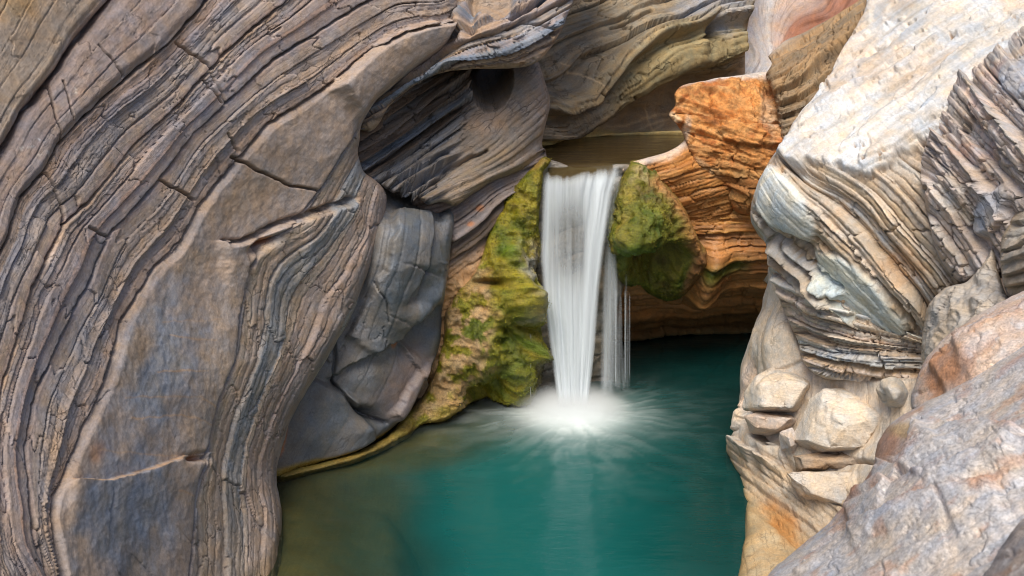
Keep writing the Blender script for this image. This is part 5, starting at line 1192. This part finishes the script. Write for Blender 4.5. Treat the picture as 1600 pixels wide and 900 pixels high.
gx = np.arange(-4.0, 5.0, 0.035); gy = np.arange(3.5, 16.2, 0.035)
GX, GY = np.meshgrid(gx, gy)
rx, ry = GX - SPLASH[0], GY - SPLASH[1]
R = np.sqrt(rx ** 2 + ry ** 2); TH = np.arctan2(ry, rx)
near = np.exp(-(R / 1.3) ** 2)
st_ = 0.9 * fbm(TH * 16 + 1.2 * vn(GX * 2.5, GY * 2.5, 0, 4), R * 3.0, 0, 4, 71) + 0.7 * fbm(GX * 4, GY * 6, 0, 4, 77)
GZ = 0.004 * fbm(GX * 2.5, GY * 4, 0, 3, 72) + 0.006 * fbm(GX * 5, GY * 7, 0, 4, 82) * (0.5 + 0.5 * vn(GX * .8, GY * .8, 0, 83)) + near * 0.02 * st_ + 0.05 * np.exp(-(R / 0.35) ** 2)
froth = np.clip(np.exp(-(R / 0.58) ** 2) * 1.0 + (0.2 + 0.8 * ss(-0.4, 0.8, st_)) * np.exp(-(R / (0.95 + 0.25 * vn(TH * 1.3, 0, 0, 9))) ** 1.4) * 0.48, 0, 1) * 0.97
murk = 1 - np.exp(-1.25 * pool_depth(GX, GY))
light_and_bubbles = np.clip(0.12 + 0.95 * np.exp(-((GX - 0.2) / 1.5) ** 2) * (1 - ss(9.5, 13.2, GY)) + 0.6 * np.exp(-(R / 1.1) ** 2) + 0.12 * fbm(GX * 1.2, GY * 2.2, 0, 4, 84), 0.05, 1)  # painted shade: pool colour darkens towards cave and sides; bubbles lighten the splash
V = np.stack([GX, GY, GZ], -1).reshape(-1, 3)
ni, nj = GX.shape
ID = np.arange(ni * nj).reshape(ni, nj)
F = np.stack([ID[:-1, :-1], ID[:-1, 1:], ID[1:, 1:], ID[1:, :-1]], -1).reshape(-1, 4)
o = raw_mesh('pool_water', V, F, dict(murk=murk.ravel(), froth=froth.ravel(), light_and_bubbles=light_and_bubbles.ravel()), M_POOL, None, True)
tag(o, 'clear teal water of the plunge pool', None, None, 'structure')

# bed of the pool
bxs = np.arange(-5.0, 6.0, 0.08); bys = np.arange(3.0, 16.6, 0.08)
BX, BY = np.meshgrid(bxs, bys)
BZ = -pool_depth(BX, BY) + 0.05 * fbm(BX * 2, BY * 2, 0, 4, 73)
ID = np.arange(BX.size).reshape(BX.shape)
F = np.stack([ID[:-1, :-1], ID[:-1, 1:], ID[1:, 1:], ID[1:, :-1]], -1).reshape(-1, 4)
n = fbm(BX * 1.5, BY * 1.5, 0, 4, 74).ravel()
o = raw_mesh('pool_bed', np.stack([BX, BY, BZ], -1).reshape(-1, 3), F, dict(col=palette([(0.085, 0.07, 0.035), (0.14, 0.115, 0.06), (0.105, 0.09, 0.05)], 0.5 + 0.5 * n), wet=np.zeros(BX.size), st=np.stack([BX, BY, BZ], -1).reshape(-1, 3)), M_SMOOTH, None, True)
tag(o, 'olive brown bed of the pool', None, None, 'structure')

# upper pool: a still sheet that bends down over the lip
ux = np.arange(-0.6, 3.6, 0.04); uy = np.arange(11.92, 17.0, 0.04)
UX, UY = np.meshgrid(ux, uy)
UZ = 3.0 - 0.22 * np.clip((12.35 - UY) / 0.43, 0, 1) ** 2 + 0.002 * fbm(UX * 3, UY * 3, 0, 2, 75)
keep = np.ones(UX.shape, bool)
ID = np.arange(UX.size).reshape(UX.shape)
lipmask = (UY > 12.3) | ((UX > 0.38) & (UX < 1.28))
F = np.stack([ID[:-1, :-1], ID[:-1, 1:], ID[1:, 1:], ID[1:, :-1]], -1).reshape(-1, 4)
upx = 800 + FPX * UX / (UY * CT + (CAM[2] - 3.0) * ST)
lipmask &= upx < np.interp(UY, [11.9, 12.4, 12.7, 13.2, 16.0], [985, 1000, 1070, 1110, 1120])
lipmask &= (upx > 852) | (UY > 13.0)
F = F[lipmask.ravel()[F].all(1)]
o = raw_mesh('upper_pool_water', np.stack([UX, UY, UZ], -1).reshape(-1, 3), F, dict(murk=np.full(UX.size, 0.6), froth=np.zeros(UX.size), light_and_bubbles=np.ones(UX.size)), M_UPPER, None, True)
tag(o, 'still brown water of the upper pool', None, None, 'structure')
ub = np.stack([UX, UY, 2.72 + 0.05 * fbm(UX * 2, UY * 2, 0, 3, 76) - 0.25 * ss(12.2, 11.9, UY)], -1).reshape(-1, 3)
o = raw_mesh('upper_pool_bed', ub, F[(UY.ravel()[F] > 12.2).all(1)], dict(col=np.tile([0.16, 0.11, 0.05], (UX.size, 1)), wet=np.zeros(UX.size), st=ub), M_SMOOTH, None, True)
tag(o, 'brown rock bed of the upper pool', None, None, 'structure')

# ------------------------------------------------------------------ waterfall
def fall_material():
    m = bpy.data.materials.new('falling_water'); m.use_nodes = True
    nt = m.node_tree; nt.nodes.clear(); L = nt.links.new
    out = nd(nt, 'ShaderNodeOutputMaterial')
    a = nd(nt, 'ShaderNodeAttribute', attribute_name='dens')
    st = nd(nt, 'ShaderNodeAttribute', attribute_name='st')
    mp = nd(nt, 'ShaderNodeVectorMath', operation='MULTIPLY'); mp.inputs[1].default_value = (17, 0.45, 1); L(st.outputs['Vector'], mp.inputs[0])
    n = nd(nt, 'ShaderNodeTexNoise', i_Scale=1.0, i_Detail=3.0, i_Roughness=0.5); L(mp.outputs[0], n.inputs['Vector'])
    r = nd(nt, 'ShaderNodeMapRange'); r.inputs[1].default_value = 0.3; r.inputs[2].default_value = 0.7; r.inputs[3].default_value = -0.11; r.inputs[4].default_value = 0.11; L(n.outputs[0], r.inputs[0])
    ad = nd(nt, 'ShaderNodeMath', operation='ADD', use_clamp=True); L(a.outputs['Fac'], ad.inputs[0]); L(r.outputs[0], ad.inputs[1])
    ml = nd(nt, 'ShaderNodeMath', operation='MULTIPLY', use_clamp=True); L(ad.outputs[0], ml.inputs[0]); 
    e = nd(nt, 'ShaderNodeAttribute', attribute_name='feather'); L(e.outputs['Fac'], ml.inputs[1])
    d = nd(nt, 'ShaderNodeBsdfDiffuse'); d.inputs[0].default_value = (0.76, 0.82, 0.87, 1)
    t = nd(nt, 'ShaderNodeBsdfTranslucent'); t.inputs[0].default_value = (0.80, 0.84, 0.87, 1)
    dm = nd(nt, 'ShaderNodeMixShader'); dm.inputs[0].default_value = 0.3; L(d.outputs[0], dm.inputs[1]); L(t.outputs[0], dm.inputs[2])
    tr = nd(nt, 'ShaderNodeBsdfTransparent')
    mx = nd(nt, 'ShaderNodeMixShader'); L(ml.outputs[0], mx.inputs[0]); L(tr.outputs[0], mx.inputs[1]); L(dm.outputs[0], mx.inputs[2])
    L(mx.outputs[0], out.inputs[0])
    return m
M_FALL = fall_material()
wf = empty('waterfall', SPLASH)
tag(wf, 'silky white waterfall dropping from the upper pool into the teal pool', 'waterfall')

def sheet(name, left, right, y_top, y_bot, Yt, Yb, dens, nu=60, nv=110, seed=1, bulge=0.05, fe=0.10, thick=0.03, arc=0.5, top=0.06):
    """a falling sheet between two edge curves [(px,py),...] with body in front and back"""
    v = np.linspace(0, 1, nv); py = y_top + (y_bot - y_top) * v
    xl = np.interp(py, [p[1] for p in left], [p[0] for p in left]); xr = np.interp(py, [p[1] for p in right], [p[0] for p in right])
    u = np.linspace(0, 1, nu)
    U, Vv = np.meshgrid(u, v)
    PX = xl[:, None] + (xr - xl)[:, None] * U; PY = np.repeat(py[:, None], nu, 1)
    Yd = Yt + (Yb - Yt) * Vv ** arc - bulge * np.sin(np.pi * U)
    Yd = Yd + 0.035 * fbm(U * (xr - xl).mean() / 9.0, Vv * 1.5, seed, 3, seed)
    front = W(PX, PY, Yd); back = W(PX, PY, Yd + thick * np.sin(np.pi * np.clip(U, 0.02, .98)) + 0.004)
    D = dens(U, Vv, PX, PY)
    FE = ss(0, fe, U) * ss(0, fe, 1 - U) * ss(0, top, Vv) * ss(0, 0.10, 1.0 - Vv + 0.02)
    ST = np.stack([PX / 100.0, PY / 100.0, np.full(U.shape, seed * 1.0)], -1)
    ID = np.arange(nu * nv).reshape(nv, nu)
    f1 = np.stack([ID[:-1, :-1], ID[1:, :-1], ID[1:, 1:], ID[:-1, 1:]], -1).reshape(-1, 4)
    f2 = f1[:, ::-1] + nu * nv
    Vall = np.vstack([front.reshape(-1, 3), back.reshape(-1, 3)])
    raw_mesh(name, Vall, np.vstack([f1, f2]), dict(dens=np.tile(D.ravel(), 2), feather=np.tile(FE.ravel(), 2), st=np.tile(ST.reshape(-1, 3), (2, 1))), M_FALL, wf, True, SPLASH)

def dmain(U, V_, X, Y):
    win = np.exp(-(np.abs((X - 888) / 34) ** 3 + np.abs((Y - 378) / 66) ** 3))
    d = 0.68 + 0.22 * ss(0.42, 0.75, V_) - 0.50 * win + 0.22 * fbm(X / 17, Y / 260, 0, 3, 5)
    d = d + 0.28 * ss(0.70, 0.82, U) * (1 - ss(.92, 1, U)) + 0.28 * (1 - ss(0.03, 0.16, U))
    lip = 262 + 5 * fbm(X / 14, 0, 0, 3, 6) - 3 * U
    return d - 0.9 * (1 - ss(0, 26, Y - lip))
sheet('main_sheet', [(848, 262), (846, 300), (843, 400), (848, 470), (858, 540), (872, 640)], [(974, 258), (960, 300), (947, 380), (938, 450), (931, 540), (920, 640)], 256, 642, 12.02, 11.62, dmain, 90, 140, 3, 0.06, 0.12, .03, .5, .02)
sheet('right_stream', [(950, 290), (945, 380), (940, 450), (936, 600)], [(976, 262), (962, 340), (968, 450), (962, 610)], 262, 622, 12.12, 11.85, lambda U, V_, X, Y: 0.16 + 0.14 * ss(.2, .5, V_) + 0 * X, 30, 90, 4, .02, .35)
sheet('veil', [(955, 420), (955, 600)], [(985, 430), (986, 610)], 425, 612, 12.1, 11.95, lambda U, V_, X, Y: 0.0 + 0.10 * V_ + 0 * X, 26, 70, 5, .02, .3)
for k, (x, y0_, y1_, wd) in enumerate(((962, 450, 604, 2.0), (977, 452, 598, 1.8), (984, 458, 594, 1.0), (829, 520, 622, 1.3))):
    sheet('trickle', [(x - wd, y0_), (x - wd * .8, y1_)], [(x + wd, y0_), (x + wd * .8, y1_)], y0_, y1_, 11.9 if x > 900 else 11.55, 11.88 if x > 900 else 11.55, lambda U, V_, X, Y: 0.2 + 0 * X, 6, 30, 10 + k, .01, .45, .012)

# mist where the fall lands
def mist_material():
    m = bpy.data.materials.new('spray_mist'); m.use_nodes = True
    nt = m.node_tree; nt.nodes.clear(); L = nt.links.new
    out = nd(nt, 'ShaderNodeOutputMaterial'); v = nd(nt, 'ShaderNodeVolumePrincipled')
    v.inputs['Color'].default_value = (0.97, 0.985, 1, 1); v.inputs['Anisotropy'].default_value = 0.0
    tc = nd(nt, 'ShaderNodeTexCoord')
    ln = nd(nt, 'ShaderNodeVectorMath', operation='LENGTH'); L(tc.outputs['Object'], ln.inputs[0])
    r = nd(nt, 'ShaderNodeMapRange', interpolation_type='SMOOTHSTEP'); r.inputs[1].default_value = 0.05; r.inputs[2].default_value = 0.95; r.inputs[3].default_value = 7.5; r.inputs[4].default_value = 0.0
    L(ln.outputs['Value'], r.inputs[0]); L(r.outputs[0], v.inputs['Density']); L(v.outputs[0], out.inputs['Volume'])
    return m
th = np.linspace(0, 2 * np.pi, 33)[:-1]; ph = np.linspace(0, np.pi, 17)
vs = [(0, 0, 1)] + [(math.sin(p) * math.cos(t), math.sin(p) * math.sin(t), math.cos(p)) for p in ph[1:-1] for t in th] + [(0, 0, -1)]
fs = []
me = bpy.data.meshes.new('spray_mist')
nr = len(ph) - 2
for t in range(32):
    fs.append((0, 1 + t, 1 + (t + 1) % 32)); fs.append((len(vs) - 1, 1 + (nr - 1) * 32 + (t + 1) % 32, 1 + (nr - 1) * 32 + t))
    for r_ in range(nr - 1):
        a = 1 + r_ * 32; fs.append((a + t, a + 32 + t, a + 32 + (t + 1) % 32, a + (t + 1) % 32))
me.from_pydata(vs, [], fs); me.materials.append(mist_material())
mo = link(bpy.data.objects.new('spray_mist', me)); mo.location = (SPLASH[0], SPLASH[1], 0.06); mo.scale = (0.85, 0.7, 0.34)
tag(mo, 'cloud of white spray where the waterfall lands', 'spray', None, 'stuff')
